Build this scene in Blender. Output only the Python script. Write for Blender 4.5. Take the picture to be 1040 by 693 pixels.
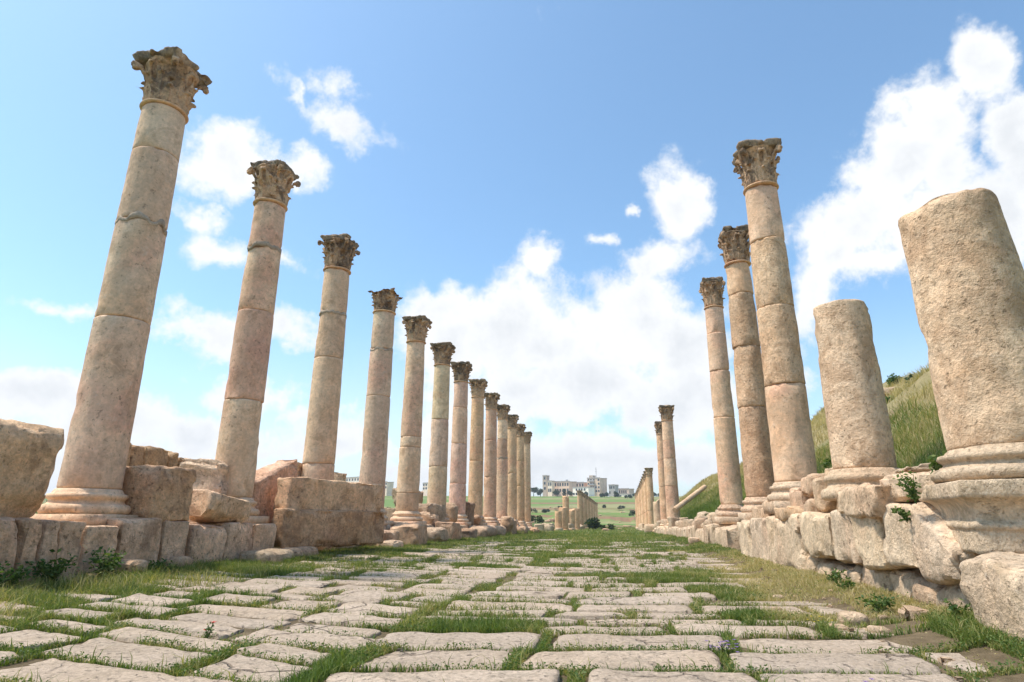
import bpy, bmesh, math, random
import numpy as np
from mathutils import Matrix, Vector

for o in list(bpy.data.objects): bpy.data.objects.remove(o)
S = bpy.context.scene
COL = S.collection

# ------------------------------------------------------------------ camera
FPX, PITCH, YAW, ROLL, EYE = 615.0, 16.4, 10.03, 0.45, 0.68
def cam_axes():
    p, y, r = map(math.radians, (PITCH, YAW, ROLL))
    F = np.array([-math.sin(y)*math.cos(p), math.cos(y)*math.cos(p), math.sin(p)])
    R0 = np.array([math.cos(y), math.sin(y), 0.0]); U0 = np.cross(R0, F)
    return F, math.cos(r)*R0+math.sin(r)*U0, -math.sin(r)*R0+math.cos(r)*U0
CF, CR, CU = cam_axes()
cd = bpy.data.cameras.new("camera"); cam = bpy.data.objects.new("camera", cd); COL.objects.link(cam)
cd.sensor_width = 36; cd.lens = FPX/1040*36; cd.clip_start = .05; cd.clip_end = 8000
M = Matrix(((CR[0], CU[0], -CF[0], 0), (CR[1], CU[1], -CF[1], 0), (CR[2], CU[2], -CF[2], EYE), (0, 0, 0, 1)))
cam.matrix_world = M; S.camera = cam
def ray(x, y): return CF+(x-520)/FPX*CR+(346.5-y)/FPX*CU       # measured direction of a point of the site
def at_x(x, y, X): d = ray(x, y); return np.array([0, 0, EYE])+d*(X/d[0])
def at_y(x, y, Y): d = ray(x, y); return np.array([0, 0, EYE])+d*(Y/d[1])
def az_el(x, y):
    d = ray(x, y); return math.atan2(d[0], d[1]), math.atan2(d[2], math.hypot(d[0], d[1]))

# ------------------------------------------------------------------ light
SUN_EL, SUN_AZ = math.radians(63), math.radians(-101)      # azimuth from +Y towards +X
sdir = Vector((math.sin(SUN_AZ)*math.cos(SUN_EL), math.cos(SUN_AZ)*math.cos(SUN_EL), math.sin(SUN_EL)))
sl = bpy.data.lights.new("sun", 'SUN'); sl.energy = 2.8; sl.angle = math.radians(5); sl.color = (1, .93, .83)
so = bpy.data.objects.new("sun", sl); COL.objects.link(so)
so.rotation_euler = sdir.to_track_quat('Z', 'Y').to_euler(); so.location = (-30, 10, 60)
S.view_settings.view_transform = 'Standard'; S.view_settings.look = 'None'
S.view_settings.exposure = .74; S.view_settings.gamma = 1

W = bpy.data.worlds.new("World"); S.world = W; W.use_nodes = True
nt = W.node_tree; nt.nodes.clear()
class NT:
    def __init__(s, t): s.t = t
    def n(s, typ, ins=None, **kw):
        nd = s.t.nodes.new(typ)
        for k, v in kw.items(): setattr(nd, k, v)
        for k, v in (ins or {}).items():
            if isinstance(v, bpy.types.NodeSocket): s.t.links.new(v, nd.inputs[k])
            else: nd.inputs[k].default_value = v
        return nd
    def math(s, op, a, b=0.0, c=None, clamp=False):
        ins = {0: a, 1: b}
        if c is not None: ins[2] = c
        return s.n('ShaderNodeMath', ins, operation=op, use_clamp=clamp).outputs[0]
    def mix(s, f, a, b, bt='MIX'):
        nd = s.n('ShaderNodeMix', {0: f, 6: a, 7: b}, data_type='RGBA', blend_type=bt)
        return nd.outputs[2]
    def ss(s, v, lo, hi, a=0.0, b=1.0):
        return s.n('ShaderNodeMapRange', {0: v, 1: lo, 2: hi, 3: a, 4: b}, interpolation_type='SMOOTHSTEP').outputs[0]
    def noise(s, vec, scale, detail=4, rough=.55, dist=0.0):
        return s.n('ShaderNodeTexNoise', {'Vector': vec, 'Scale': scale, 'Detail': detail, 'Roughness': rough, 'Distortion': dist}).outputs[0]
def c4(c): return (c[0], c[1], c[2], 1.0)
w = NT(nt)
sky = w.n('ShaderNodeTexSky', sky_type='NISHITA', sun_disc=False, sun_elevation=SUN_EL, sun_rotation=SUN_AZ,
          altitude=600, air_density=1.0, dust_density=1.9, ozone_density=1.6)
tc = w.n('ShaderNodeTexCoord'); dv = tc.outputs['Generated']
sep = w.n('ShaderNodeSeparateXYZ', {0: dv})
azn = w.math('ARCTAN2', sep.outputs[0], sep.outputs[1]); eln = w.math('ARCSINE', sep.outputs[2])
warp = w.n('ShaderNodeTexNoise', {'Vector': dv, 'Scale': 6.5, 'Detail': 9.0, 'Roughness': .6})
ae = w.n('ShaderNodeCombineXYZ', {0: azn, 1: eln, 2: 0.0}).outputs[0]
wv = w.n('ShaderNodeVectorMath', {0: warp.outputs[1], 1: (.5, .5, .5)}, operation='SUBTRACT').outputs[0]
wv = w.n('ShaderNodeVectorMath', {0: wv, 1: (.17, .13, 0)}, operation='MULTIPLY').outputs[0]
ae = w.n('ShaderNodeVectorMath', {0: ae, 1: wv}, operation='ADD').outputs[0]
CLOUDS = [  # where the clouds of that sky stood: centre, radii, tilt, strength
 (345,118,52,30,-20,.95),(300,95,26,12,-25,.7),(235,160,56,36,5,1),(300,160,34,26,0,.9),(197,212,28,16,0,.7),(232,246,34,20,0,.8),(298,262,34,15,-8,.7),
 (205,335,70,28,5,.95),(290,338,40,22,0,.75),(70,310,30,8,0,.45),(30,405,75,30,0,1.1),(110,432,80,34,0,1.05),(250,400,60,22,0,.75),(200,445,110,32,0,1.05),(330,455,80,26,0,.95),(300,420,50,16,0,.6),(330,440,60,30,0,.7),
 (450,320,46,22,0,.9),(525,348,125,46,0,1.2),(640,340,90,58,0,1.2),(690,350,60,50,0,1.1),(688,212,30,40,15,1),(680,262,44,24,0,.85),(600,390,130,50,0,1.2),(690,410,70,55,0,1.1),
 (612,244,15,12,0,.75),(637,213,9,8,0,.65),(560,268,14,15,0,.5),(600,470,170,34,0,1.05),(480,445,50,44,0,.7),(430,480,60,24,0,.8),(700,470,90,34,0,1.0),(150,480,190,30,0,.8),
 (985,68,40,52,25,1.05),(945,120,46,56,35,1.1),(905,165,62,40,20,1.1),(872,228,62,38,8,1.15),(930,240,80,50,0,1.2),(960,170,50,50,0,.9),(1030,150,40,70,15,1.1),(1015,235,50,60,0,1.1),(840,262,26,22,0,.8),(900,270,50,20,0,.9),
 (815,325,24,44,0,.6),(800,400,34,40,0,.6),(720,330,24,20,0,.7)]
dens = None
for (cx, cy, rx, ry, rot, wt) in CLOUDS:
    a0, e0 = az_el(cx, cy); a1, _ = az_el(cx+rx, cy); a2, _ = az_el(cx-rx, cy); _, e1 = az_el(cx, cy-ry); _, e2 = az_el(cx, cy+ry)
    ra, re = abs(a1-a2)/2*1.25, abs(e1-e2)/2*1.25
    mp = w.n('ShaderNodeMapping', {0: ae, 1: (a0, e0, 0), 2: (0, 0, math.radians(rot)), 3: (ra, re, 1)}, vector_type='TEXTURE')
    ln = w.n('ShaderNodeVectorMath', {0: mp.outputs[0]}, operation='LENGTH').outputs['Value']
    d = w.math('MULTIPLY_ADD', ln, -wt, wt)
    dens = d if dens is None else w.math('MAXIMUM', dens, d)
fb = w.noise(dv, 6.0, 14, .64, .15); fb2 = w.noise(dv, 2.6, 6, .5)
dens = w.math('MAXIMUM', dens, -.6)
val = w.math('ADD', dens, w.math('MULTIPLY_ADD', fb, 2.7, -1.42))
val = w.math('ADD', val, w.math('MULTIPLY_ADD', w.noise(dv, 30, 8, .65), .7, -.35))
mask = w.ss(val, -.14, .48)
veil = w.math('MULTIPLY', w.ss(eln, .02, .34, .55, 0.0), w.ss(fb2, .35, .65, .35, 1.0))     # thin high cloud low in the sky
mask = w.math('MAXIMUM', mask, veil)
thick = w.ss(w.math('ADD', val, w.math('MULTIPLY_ADD', w.noise(dv, 7, 9, .58), 2.0, -1.0)), .28, 1.4)
ccol = w.mix(thick, c4((6.0, 6.1, 6.2)), c4((4.75, 4.95, 5.2)))
skyc = w.n('ShaderNodeHueSaturation', {'Saturation': .98, 'Value': 1.46, 'Color': sky.outputs[0]}).outputs[0]
skyc = w.mix(1.0, skyc, c4((.82, 1.0, 1.0)), 'MULTIPLY')
allc = w.mix(mask, skyc, ccol)
bg = w.n('ShaderNodeBackground', {0: allc, 1: .105})
wo = w.n('ShaderNodeOutputWorld', {0: bg.outputs[0]})

# ------------------------------------------------------------------ numeric noise
def _h(ix, iy, iz, seed):
    n = (ix.astype(np.int64)*374761393+iy.astype(np.int64)*668265263+iz.astype(np.int64)*2147483647+seed*1274126177) & 0xffffffff
    n = ((n ^ (n >> 13))*1274126177) & 0xffffffff
    n = ((n ^ (n >> 16))*2246822519) & 0xffffffff
    return ((n ^ (n >> 15)) & 0xffff)/65535.0*2-1
def vnoise(P, seed=0):
    P = np.asarray(P, float); i = np.floor(P); f = P-i; f = f*f*f*(f*(f*6-15)+10); i = i.astype(np.int64)
    x, y, z = i[:, 0], i[:, 1], i[:, 2]; fx, fy, fz = f[:, 0], f[:, 1], f[:, 2]
    r = 0
    for dx in (0, 1):
        for dy in (0, 1):
            for dz in (0, 1):
                wgt = (fx if dx else 1-fx)*(fy if dy else 1-fy)*(fz if dz else 1-fz)
                r = r+wgt*_h(x+dx, y+dy, z+dz, seed)
    return r
def fbm(P, freq, octv=4, seed=0, gain=.5):
    P = np.asarray(P, float)*freq; a = 1.0; t = 0; n = 0
    for k in range(octv):
        t = t+a*vnoise(P+k*17.3, seed+k); n += a; a *= gain; P = P*2.03
    return t/n
def xy0(X, Y): return np.stack([X, Y, np.zeros_like(X)], -1)
def sstep(a, b, x):
    t = np.clip((x-a)/(b-a), 0, 1); return t*t*(3-2*t)

# ------------------------------------------------------------------ object helpers
def mesh_from(name, V, F, smooth=True):
    me = bpy.data.meshes.new(name); me.from_pydata([tuple(v) for v in V], [], [tuple(int(i) for i in f) for f in F]); me.update()
    if smooth: me.polygons.foreach_set('use_smooth', [True]*len(me.polygons))
    return me
def link(name, me, mat, parent=None, loc=(0, 0, 0), rot=(0, 0, 0), color=None, scale=None):
    o = bpy.data.objects.new(name, me); COL.objects.link(o)
    if mat is not None and len(me.materials) == 0: me.materials.append(mat)
    o.location = loc; o.rotation_euler = rot
    if scale is not None: o.scale = scale
    if parent: o.parent = parent
    if color is not None: o.color = (*color, 1)
    return o
def tag(o, label=None, cat=None, group=None, kind=None):
    if cat and not kind: kind = 'thing'
    if label: o['label'] = label
    if cat: o['category'] = cat
    if group: o['group'] = group
    if kind: o['kind'] = kind
    return o
def empty(name, loc, rz=0):
    o = bpy.data.objects.new(name, None); COL.objects.link(o); o.location = loc; o.rotation_euler = (0, 0, rz); o.empty_display_size = .2; return o
class MB:
    def __init__(s): s.V = []; s.F = []
    def add(s, V, F):
        b = len(s.V); s.V += [tuple(v) for v in V]; s.F += [tuple(i+b for i in f) for f in F]; return s
    def box(s, x0, x1, y0, y1, z0, z1):
        V = [(x0,y0,z0),(x1,y0,z0),(x1,y1,z0),(x0,y1,z0),(x0,y0,z1),(x1,y0,z1),(x1,y1,z1),(x0,y1,z1)]
        return s.add(V, [(0,3,2,1),(4,5,6,7),(0,1,5,4),(1,2,6,5),(2,3,7,6),(3,0,4,7)])
    def mesh(s, name, smooth=False): return mesh_from(name, s.V, s.F, smooth)

# ------------------------------------------------------------------ materials
def new_mat(name):
    m = bpy.data.materials.new(name); m.use_nodes = True; m.node_tree.nodes.clear(); return m, NT(m.node_tree)
def finish(m, t, col, rough, height=None, bstr=.5, bdist=.02, spec=.25, sss=None):
    ins = {'Base Color': col, 'Roughness': rough, 'Specular IOR Level': spec}
    if height is not None:
        ins['Normal'] = t.n('ShaderNodeBump', {'Strength': bstr, 'Distance': bdist, 'Height': height}).outputs[0]
    p = t.n('ShaderNodeBsdfPrincipled', ins); t.n('ShaderNodeOutputMaterial', {0: p.outputs[0]}); return m
def stone_mat(name, ca, cb, cc, pit=.5, pit_scale=22, crust=.3, crust_col=(.10, .085, .075), crust_lo=.56, bump=.6, bdist=.02, streak=.25, scale=1.0, grain=.7):
    m, t = new_mat(name)
    oi = t.n('ShaderNodeObjectInfo'); tcx = t.n('ShaderNodeTexCoord')
    off = t.n('ShaderNodeVectorMath', {0: (37.1, 11.7, 23.9), 3: oi.outputs['Random']}, operation='SCALE').outputs[0]
    v = t.n('ShaderNodeVectorMath', {0: tcx.outputs['Object'], 1: off}, operation='ADD').outputs[0]
    n1 = t.noise(v, 1.7*scale, 8, .62, .4); n2 = t.noise(v, 9*scale, 6, .6); n3 = t.noise(v, 46*scale, 5, .65); n4 = t.noise(v, .8*scale, 4, .5)
    vs = t.n('ShaderNodeVectorMath', {0: v, 1: (7, 7, .7)}, operation='MULTIPLY').outputs[0]
    st = t.noise(vs, 1.0*scale, 5, .6)
    c = t.mix(t.ss(n1, .34, .66), c4(ca), c4(cb))
    c = t.mix(t.math('MULTIPLY', t.ss(n4, .5, .66), .75), c, c4(cc))
    c = t.mix(t.math('MULTIPLY', t.ss(st, .5, .72), streak), c, c4([x*.62 for x in ca]))
    c = t.mix(1.0, c, t.n('ShaderNodeCombineColor', {0: t.ss(n2, .2, .8, .74, 1.2), 1: t.ss(n2, .2, .8, .76, 1.18), 2: t.ss(n2, .2, .8, .78, 1.16)}).outputs[0], 'MULTIPLY')
    bl = t.noise(v, .9*scale, 9, .7, 1.2)
    c = t.mix(t.math('MULTIPLY', t.ss(bl, .46, .58), .5), c, c4([x*.72 for x in cb]))
    c = t.mix(t.math('MULTIPLY', t.ss(t.noise(v, 5.5*scale, 7, .7), .56, .66), .35), c, c4((.66, .55, .43)))
    gr = t.ss(t.noise(v, 24, 6, .75), .3, .7, 1-.34*grain, 1+.26*grain)
    c = t.mix(1.0, c, t.n('ShaderNodeCombineColor', {0: gr, 1: gr, 2: gr}).outputs[0], 'MULTIPLY')
    # dark solution pits and lichen spots
    pn = t.noise(v, pit_scale, 4, .7); pmod = t.ss(n4, .3, .62, .25, 1.0)
    pm = t.math('MULTIPLY', t.ss(pn, .57, .68), t.math('MULTIPLY', pmod, pit))
    c = t.mix(pm, c, c4((.12, .085, .06)))
    light = t.math('MULTIPLY', t.ss(t.noise(v, pit_scale*.6, 5, .7), .6, .72), .35*min(1, pit+.3))
    c = t.mix(light, c, c4((.50, .45, .38)))
    cr = t.noise(v, 2.6*scale, 10, .72, .6)
    cm = t.math('MULTIPLY', t.ss(cr, crust_lo, crust_lo+.13), crust)
    c = t.mix(cm, c, c4(crust_col))
    c = t.n('ShaderNodeHueSaturation', {'Saturation': 1.04, 'Value': 1.17, 'Color': c}).outputs[0]
    c = t.mix(1.0, c, oi.outputs['Color'], 'MULTIPLY')
    h = t.math('ADD', t.math('MULTIPLY', n2, .9), t.math('MULTIPLY', n3, .8))
    h = t.math('ADD', h, t.math('MULTIPLY', t.noise(v, 22, 5, .7), .9))
    h = t.math('ADD', h, t.math('MULTIPLY', t.ss(pn, .55, .7), -.7*pit))
    h = t.math('ADD', h, t.math('MULTIPLY', n1, .7))
    return finish(m, t, c, .92, h, bump, bdist, .12)
M_shaft = stone_mat('smooth_limestone', (.64, .44, .29), (.78, .585, .415), (.63, .39, .28), pit=.6, pit_scale=16, crust=.55, crust_col=(.36, .24, .155), crust_lo=.52, bump=.6, bdist=.012, grain=.38, streak=.4)
M_rough = stone_mat('weathered_limestone', (.70, .49, .325), (.83, .63, .45), (.60, .395, .255), pit=.65, pit_scale=20, crust=.6, crust_col=(.42, .275, .175), crust_lo=.47, bump=.85, bdist=.03, streak=.5, grain=.55)
M_cap = stone_mat('carved_limestone', (.50, .325, .205), (.60, .41, .27), (.38, .25, .165), pit=.9, pit_scale=18, crust=.85, crust_col=(.12, .088, .066), crust_lo=.47, bump=.8, bdist=.02)
M_crust = stone_mat('crusted_limestone', (.30, .215, .15), (.40, .295, .205), (.23, .175, .13), pit=.8, pit_scale=14, crust=.75, crust_col=(.11, .095, .08), crust_lo=.48, bump=.9, bdist=.025)
M_brown = stone_mat('brown_limestone', (.58, .395, .26), (.74, .55, .39), (.56, .38, .275), pit=.75, pit_scale=17, crust=.6, crust_col=(.27, .18, .125), crust_lo=.50, bump=.8, bdist=.03)
M_pale = stone_mat('pale_limestone', (.58, .435, .305), (.67, .525, .385), (.56, .385, .27), pit=.7, pit_scale=15, crust=.5, crust_col=(.29, .215, .155), crust_lo=.55, bump=.75, bdist=.03)
M_yellow = stone_mat('honey_limestone', (.58, .435, .305), (.66, .52, .38), (.52, .37, .25), pit=.6, pit_scale=26, crust=.5, crust_col=(.32, .24, .15), crust_lo=.52, bump=.85, bdist=.03)
M_mortar = stone_mat('grey_repair_mortar', (.40, .31, .23), (.47, .37, .28), (.36, .28, .21), pit=.5, crust=.3, crust_col=(.22, .17, .13))
def paving_mat():
    m, t = new_mat('worn_paving_limestone')
    g = t.n('ShaderNodeNewGeometry'); v = g.outputs['Position']
    at = t.n('ShaderNodeAttribute', attribute_name='slab'); sep = t.n('ShaderNodeSeparateColor', {0: at.outputs['Color']})
    n1 = t.noise(v, 1.3, 7, .6, .3); n2 = t.noise(v, 7, 7, .65); n3 = t.noise(v, 60, 5, .7)
    c = t.mix(t.ss(n1, .35, .65), c4((.44, .335, .24)), c4((.55, .43, .325)))
    c = t.mix(t.math('MULTIPLY', sep.outputs[0], .55), c, c4((.40, .32, .255)))
    c = t.mix(t.math('MULTIPLY', sep.outputs[1], .4), c, c4((.50, .37, .265)))
    c = t.mix(t.math('MULTIPLY', t.ss(n2, .48, .66), .6), c, c4((.36, .275, .195)))
    c = t.mix(t.math('MULTIPLY', t.ss(t.noise(v, 2.1, 9, .7, 1.5), .52, .6), .45), c, c4((.33, .265, .20)))
    wv_ = t.n('ShaderNodeTexNoise', {'Vector': v, 'Scale': 3.0, 'Detail': 6.0})
    vv_ = t.n('ShaderNodeVectorMath', {0: wv_.outputs[1], 1: (.45, .45, .45), 2: v}, operation='MULTIPLY_ADD').outputs[0]
    vo = t.n('ShaderNodeTexVoronoi', {'Vector': vv_, 'Scale': 1.25}, feature='DISTANCE_TO_EDGE')
    crk = t.math('MULTIPLY', t.ss(vo.outputs['Distance'], .016, .003), t.ss(t.noise(v, .8, 3, .5), .46, .56))
    c = t.mix(t.math('MULTIPLY', crk, .75), c, c4((.14, .10, .07)))
    gr = t.ss(t.noise(v, 40, 5, .75), .3, .7, .75, 1.2)
    c = t.mix(1.0, c, t.n('ShaderNodeCombineColor', {0: gr, 1: gr, 2: gr}).outputs[0], 'MULTIPLY')
    pn = t.noise(v, 26, 4, .7)
    c = t.mix(t.math('MULTIPLY', t.ss(pn, .62, .7), .6), c, c4((.17, .13, .10)))
    c = t.mix(t.math('MULTIPLY', t.ss(t.noise(v, 3.2, 8, .7), .58, .68), .45), c, c4((.29, .235, .17)))
    h = t.math('ADD', t.math('MULTIPLY', n2, .9), t.math('MULTIPLY', n3, .4))
    h = t.math('ADD', h, t.math('MULTIPLY', t.ss(pn, .58, .7), -.5))
    h = t.math('ADD', h, t.math('MULTIPLY', crk, -.9))
    return finish(m, t, c, .88, h, 1.0, .025, .15)
M_pave = paving_mat()
def ground_mat():
    m, t = new_mat('earth_and_turf')
    g = t.n('ShaderNodeNewGeometry'); v = g.outputs['Position']; sp = t.n('ShaderNodeSeparateXYZ', {0: v})
    n1 = t.noise(v, .9, 8, .65); n2 = t.noise(v, 9, 6, .65); n3 = t.noise(v, .06, 6, .6, .5); n4 = t.noise(v, .35, 6, .6); n5 = t.noise(v, 55, 4, .7)
    earth = t.mix(t.ss(n2, .3, .7), c4((.12, .083, .052)), c4((.22, .155, .10)))
    green = t.mix(t.ss(n1, .35, .65), c4((.075, .115, .032)), c4((.15, .175, .06)))
    dry = t.mix(t.ss(n4, .35, .65), c4((.36, .28, .15)), c4((.24, .205, .10)))
    hill = t.ss(sp.outputs[0], 3.6, 8.5)                      # dry grass grows up the bank
    hf = t.math('MULTIPLY_ADD', n4, 1.6, -.8)
    dryf = t.ss(t.math('ADD', hill, hf), .15, .6)
    dryf = t.math('MULTIPLY', dryf, t.ss(sp.outputs[1], 230, 170))
    field = t.mix(dryf, green, dry)
    farf = t.ss(sp.outputs[1], 95, 190)
    # fields beyond the site: bands of ploughed red earth and grass
    vb = t.n('ShaderNodeVectorMath', {0: v, 1: (.25, 1.5, 1.0)}, operation='MULTIPLY').outputs[0]
    band = t.noise(vb, .016, 5, .6, .4)
    far_c = t.mix(t.ss(band, .48, .58), c4((.15, .225, .055)), c4((.29, .265, .12)))
    far_c = t.mix(t.math('MULTIPLY', t.ss(t.noise(vb, .03, 5, .6), .52, .58), .95), far_c, c4((.27, .155, .09)))
    far_c = t.mix(t.math('MULTIPLY', t.ss(t.noise(v, .25, 5, .7), .55, .66), .6), far_c, c4((.10, .12, .05)))
    field = t.mix(farf, field, far_c)
    # bare earth under and beside the paving and in patches
    road = t.math('MULTIPLY', t.ss(sp.outputs[0], -5.6, -4.6), t.ss(sp.outputs[0], 3.2, 2.2))
    road = t.math('MULTIPLY', road, t.ss(sp.outputs[1], 45, 20))
    ef = t.math('MAXIMUM', t.math('MULTIPLY', road, .9), t.math('MULTIPLY', t.ss(n1, .56, .66), t.ss(sp.outputs[1], 90, 60, 0, .6)))
    c = t.mix(ef, field, earth)
    h = t.math('ADD', t.math('MULTIPLY', n2, 1.0), t.math('MULTIPLY', n5, .5))
    return finish(m, t, c, .95, h, .8, .04, .1)
M_ground = ground_mat()
def leaf_mat(name, cols, trans=.35):
    m, t = new_mat(name)
    at = t.n('ShaderNodeAttribute', attribute_name='tint')
    rp = t.n('ShaderNodeValToRGB', {0: at.outputs['Fac']})
    e = rp.color_ramp.elements
    e[0].position = 0; e[0].color = c4(cols[0][1]); e[1].position = 1; e[1].color = c4(cols[-1][1])
    for p, c in cols[1:-1]:
        k = e.new(p); k.color = c4(c)
    pb = t.n('ShaderNodeBsdfPrincipled', {'Base Color': rp.outputs[0], 'Roughness': .6, 'Specular IOR Level': .25})
    tr = t.n('ShaderNodeBsdfTranslucent', {'Color': t.mix(1.0, rp.outputs[0], c4((1.3, 1.4, .6)), 'MULTIPLY')})
    mx = t.n('ShaderNodeMixShader', {0: trans, 1: pb.outputs[0], 2: tr.outputs[0]})
    t.n('ShaderNodeOutputMaterial', {0: mx.outputs[0]}); return m
M_grass = leaf_mat('grass_blades', [(0, (.05, .095, .022)), (.35, (.105, .165, .035)), (.62, (.19, .23, .06)), (.82, (.33, .30, .11)), (1, (.50, .40, .21))])
M_dry = leaf_mat('dry_grass_blades', [(0, (.10, .14, .04)), (.25, (.26, .24, .09)), (.5, (.42, .33, .16)), (1, (.56, .45, .25))])
M_weed = leaf_mat('weed_leaves', [(0, (.04, .085, .022)), (.5, (.09, .15, .04)), (1, (.18, .22, .07))])
M_tree = leaf_mat('tree_leaves', [(0, (.02, .038, .016)), (.5, (.04, .065, .025)), (1, (.08, .105, .04))])
def flat_mat(name, col, rough=.7, var=.15, scale=3.0, spec=.25):
    m, t = new_mat(name); tcx = t.n('ShaderNodeTexCoord'); oi = t.n('ShaderNodeObjectInfo')
    n = t.noise(tcx.outputs['Object'], scale, 6, .6)
    c = t.mix(t.ss(n, .3, .7), c4([x*(1-var) for x in col]), c4([min(1, x*(1+var)) for x in col]))
    c = t.mix(1.0, c, oi.outputs['Color'], 'MULTIPLY')
    return finish(m, t, c, rough, n, .2, .02, spec)
M_render = flat_mat('painted_render', (.55, .48, .40), .9, .12, .35)
M_glass = flat_mat('dark_window_glass', (.03, .04, .05), .15, .1, 1, .5)
M_conc = flat_mat('concrete', (.40, .37, .34), .9, .15, .5)
M_metal = flat_mat('galvanised_metal', (.3, .3, .31), .5, .1, 2)
M_bark = flat_mat('bark', (.11, .08, .055), .9, .3, 6)
M_red = flat_mat('red_petals', (.55, .02, .015), .5, .2, 60)
M_purple = flat_mat('purple_petals', (.22, .13, .33), .6, .25, 60)
M_yel = flat_mat('yellow_petals', (.65, .48, .03), .6, .2, 60)
M_stem = flat_mat('green_stems', (.07, .12, .03), .7, .2, 30)

# ------------------------------------------------------------------ terrain
_ty = np.arange(-100, 3200, 2.0)
_tz = np.interp(_ty, [-100, 22, 40, 60, 100, 165, 230, 300, 430, 600, 3200], [0, 0, -.25, -.42, -.78, -1.05, .8, 5.5, 16.2, 18.5, 24])
_k = np.hanning(13); _k /= _k.sum(); _tz = np.convolve(np.pad(_tz, 6, mode='edge'), _k, 'valid')
def base_z(Y): return np.interp(Y, _ty, _tz)
def ground_z(X, Y, fine=True):
    X = np.asarray(X, float); Y = np.asarray(Y, float)
    z = base_z(Y)
    nearf = 1-sstep(170, 330, Y)
    z = z+(sstep(-7.1, -11.5, X)*.75+np.clip(-X-11, 0, 90)*.025)*nearf
    hx = np.clip(X-3.3, 0, None)
    up = np.where(hx < 9.2, hx*.665, 9.2*.665+(hx-9.2)*.05); up = np.minimum(up, 12)
    n = fbm(xy0(X, Y), .16, 4, 5)
    hl = (1-sstep(112, 170, Y))
    z = z+(up*(1+.16*n)+sstep(.8, 4, hx)*fbm(xy0(X, Y), .45, 4, 15)*.55+sstep(2.5, 3.4, X)*.62)*hl
    z = z+sstep(1.4, 2.6, X)*.10*hl*(1-sstep(2.6, 3.2, X))
    pv = sstep(-5.4, -4.9, X)*(1-sstep(1.5, 2.0, X))*(1-sstep(30, 48, Y))
    z = z-.024*pv
    z = z+(sstep(205, 212, Y+18*n)*1.5+sstep(262, 268, Y-20*n)*1.6-sstep(212, 330, Y)*3.1)*(X < 30)
    far = sstep(40, 140, Y)+sstep(16, 40, np.abs(X))
    z = z+fbm(xy0(X, Y), .9, 3, 9)*(.03-.024*pv)+n*.35*np.clip(far, 0, 1)*(.3+.7*sstep(5, 14, np.abs(X)))
    return z
def gz(x, y): return float(ground_z(np.array([x]), np.array([y]))[0])
def seg(a, b, st): return np.arange(a, b, st)
gx = np.concatenate([seg(-1600, -200, 140), seg(-200, -30, 10), seg(-30, -8, 1), seg(-8, 4, .25), seg(4, 16, .5), seg(16, 60, 3), seg(60, 200, 14), seg(200, 1700, 150)])
gy = np.concatenate([seg(-60, 0, 4), seg(0, 30, .3), seg(30, 80, 1), seg(80, 200, 3), seg(200, 600, 8), seg(600, 3100, 200)])
GX, GY = np.meshgrid(gx, gy); GZ = ground_z(GX.ravel(), GY.ravel())
nx = len(gx); V = np.stack([GX.ravel(), GY.ravel(), GZ], -1)
ii, jj = np.meshgrid(np.arange(len(gy)-1), np.arange(nx-1), indexing='ij'); a = (ii*nx+jj).ravel()
F = np.stack([a, a+1, a+nx+1, a+nx], -1)
tag(link('ground', mesh_from('ground', V, F), M_ground), kind='structure')

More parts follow.
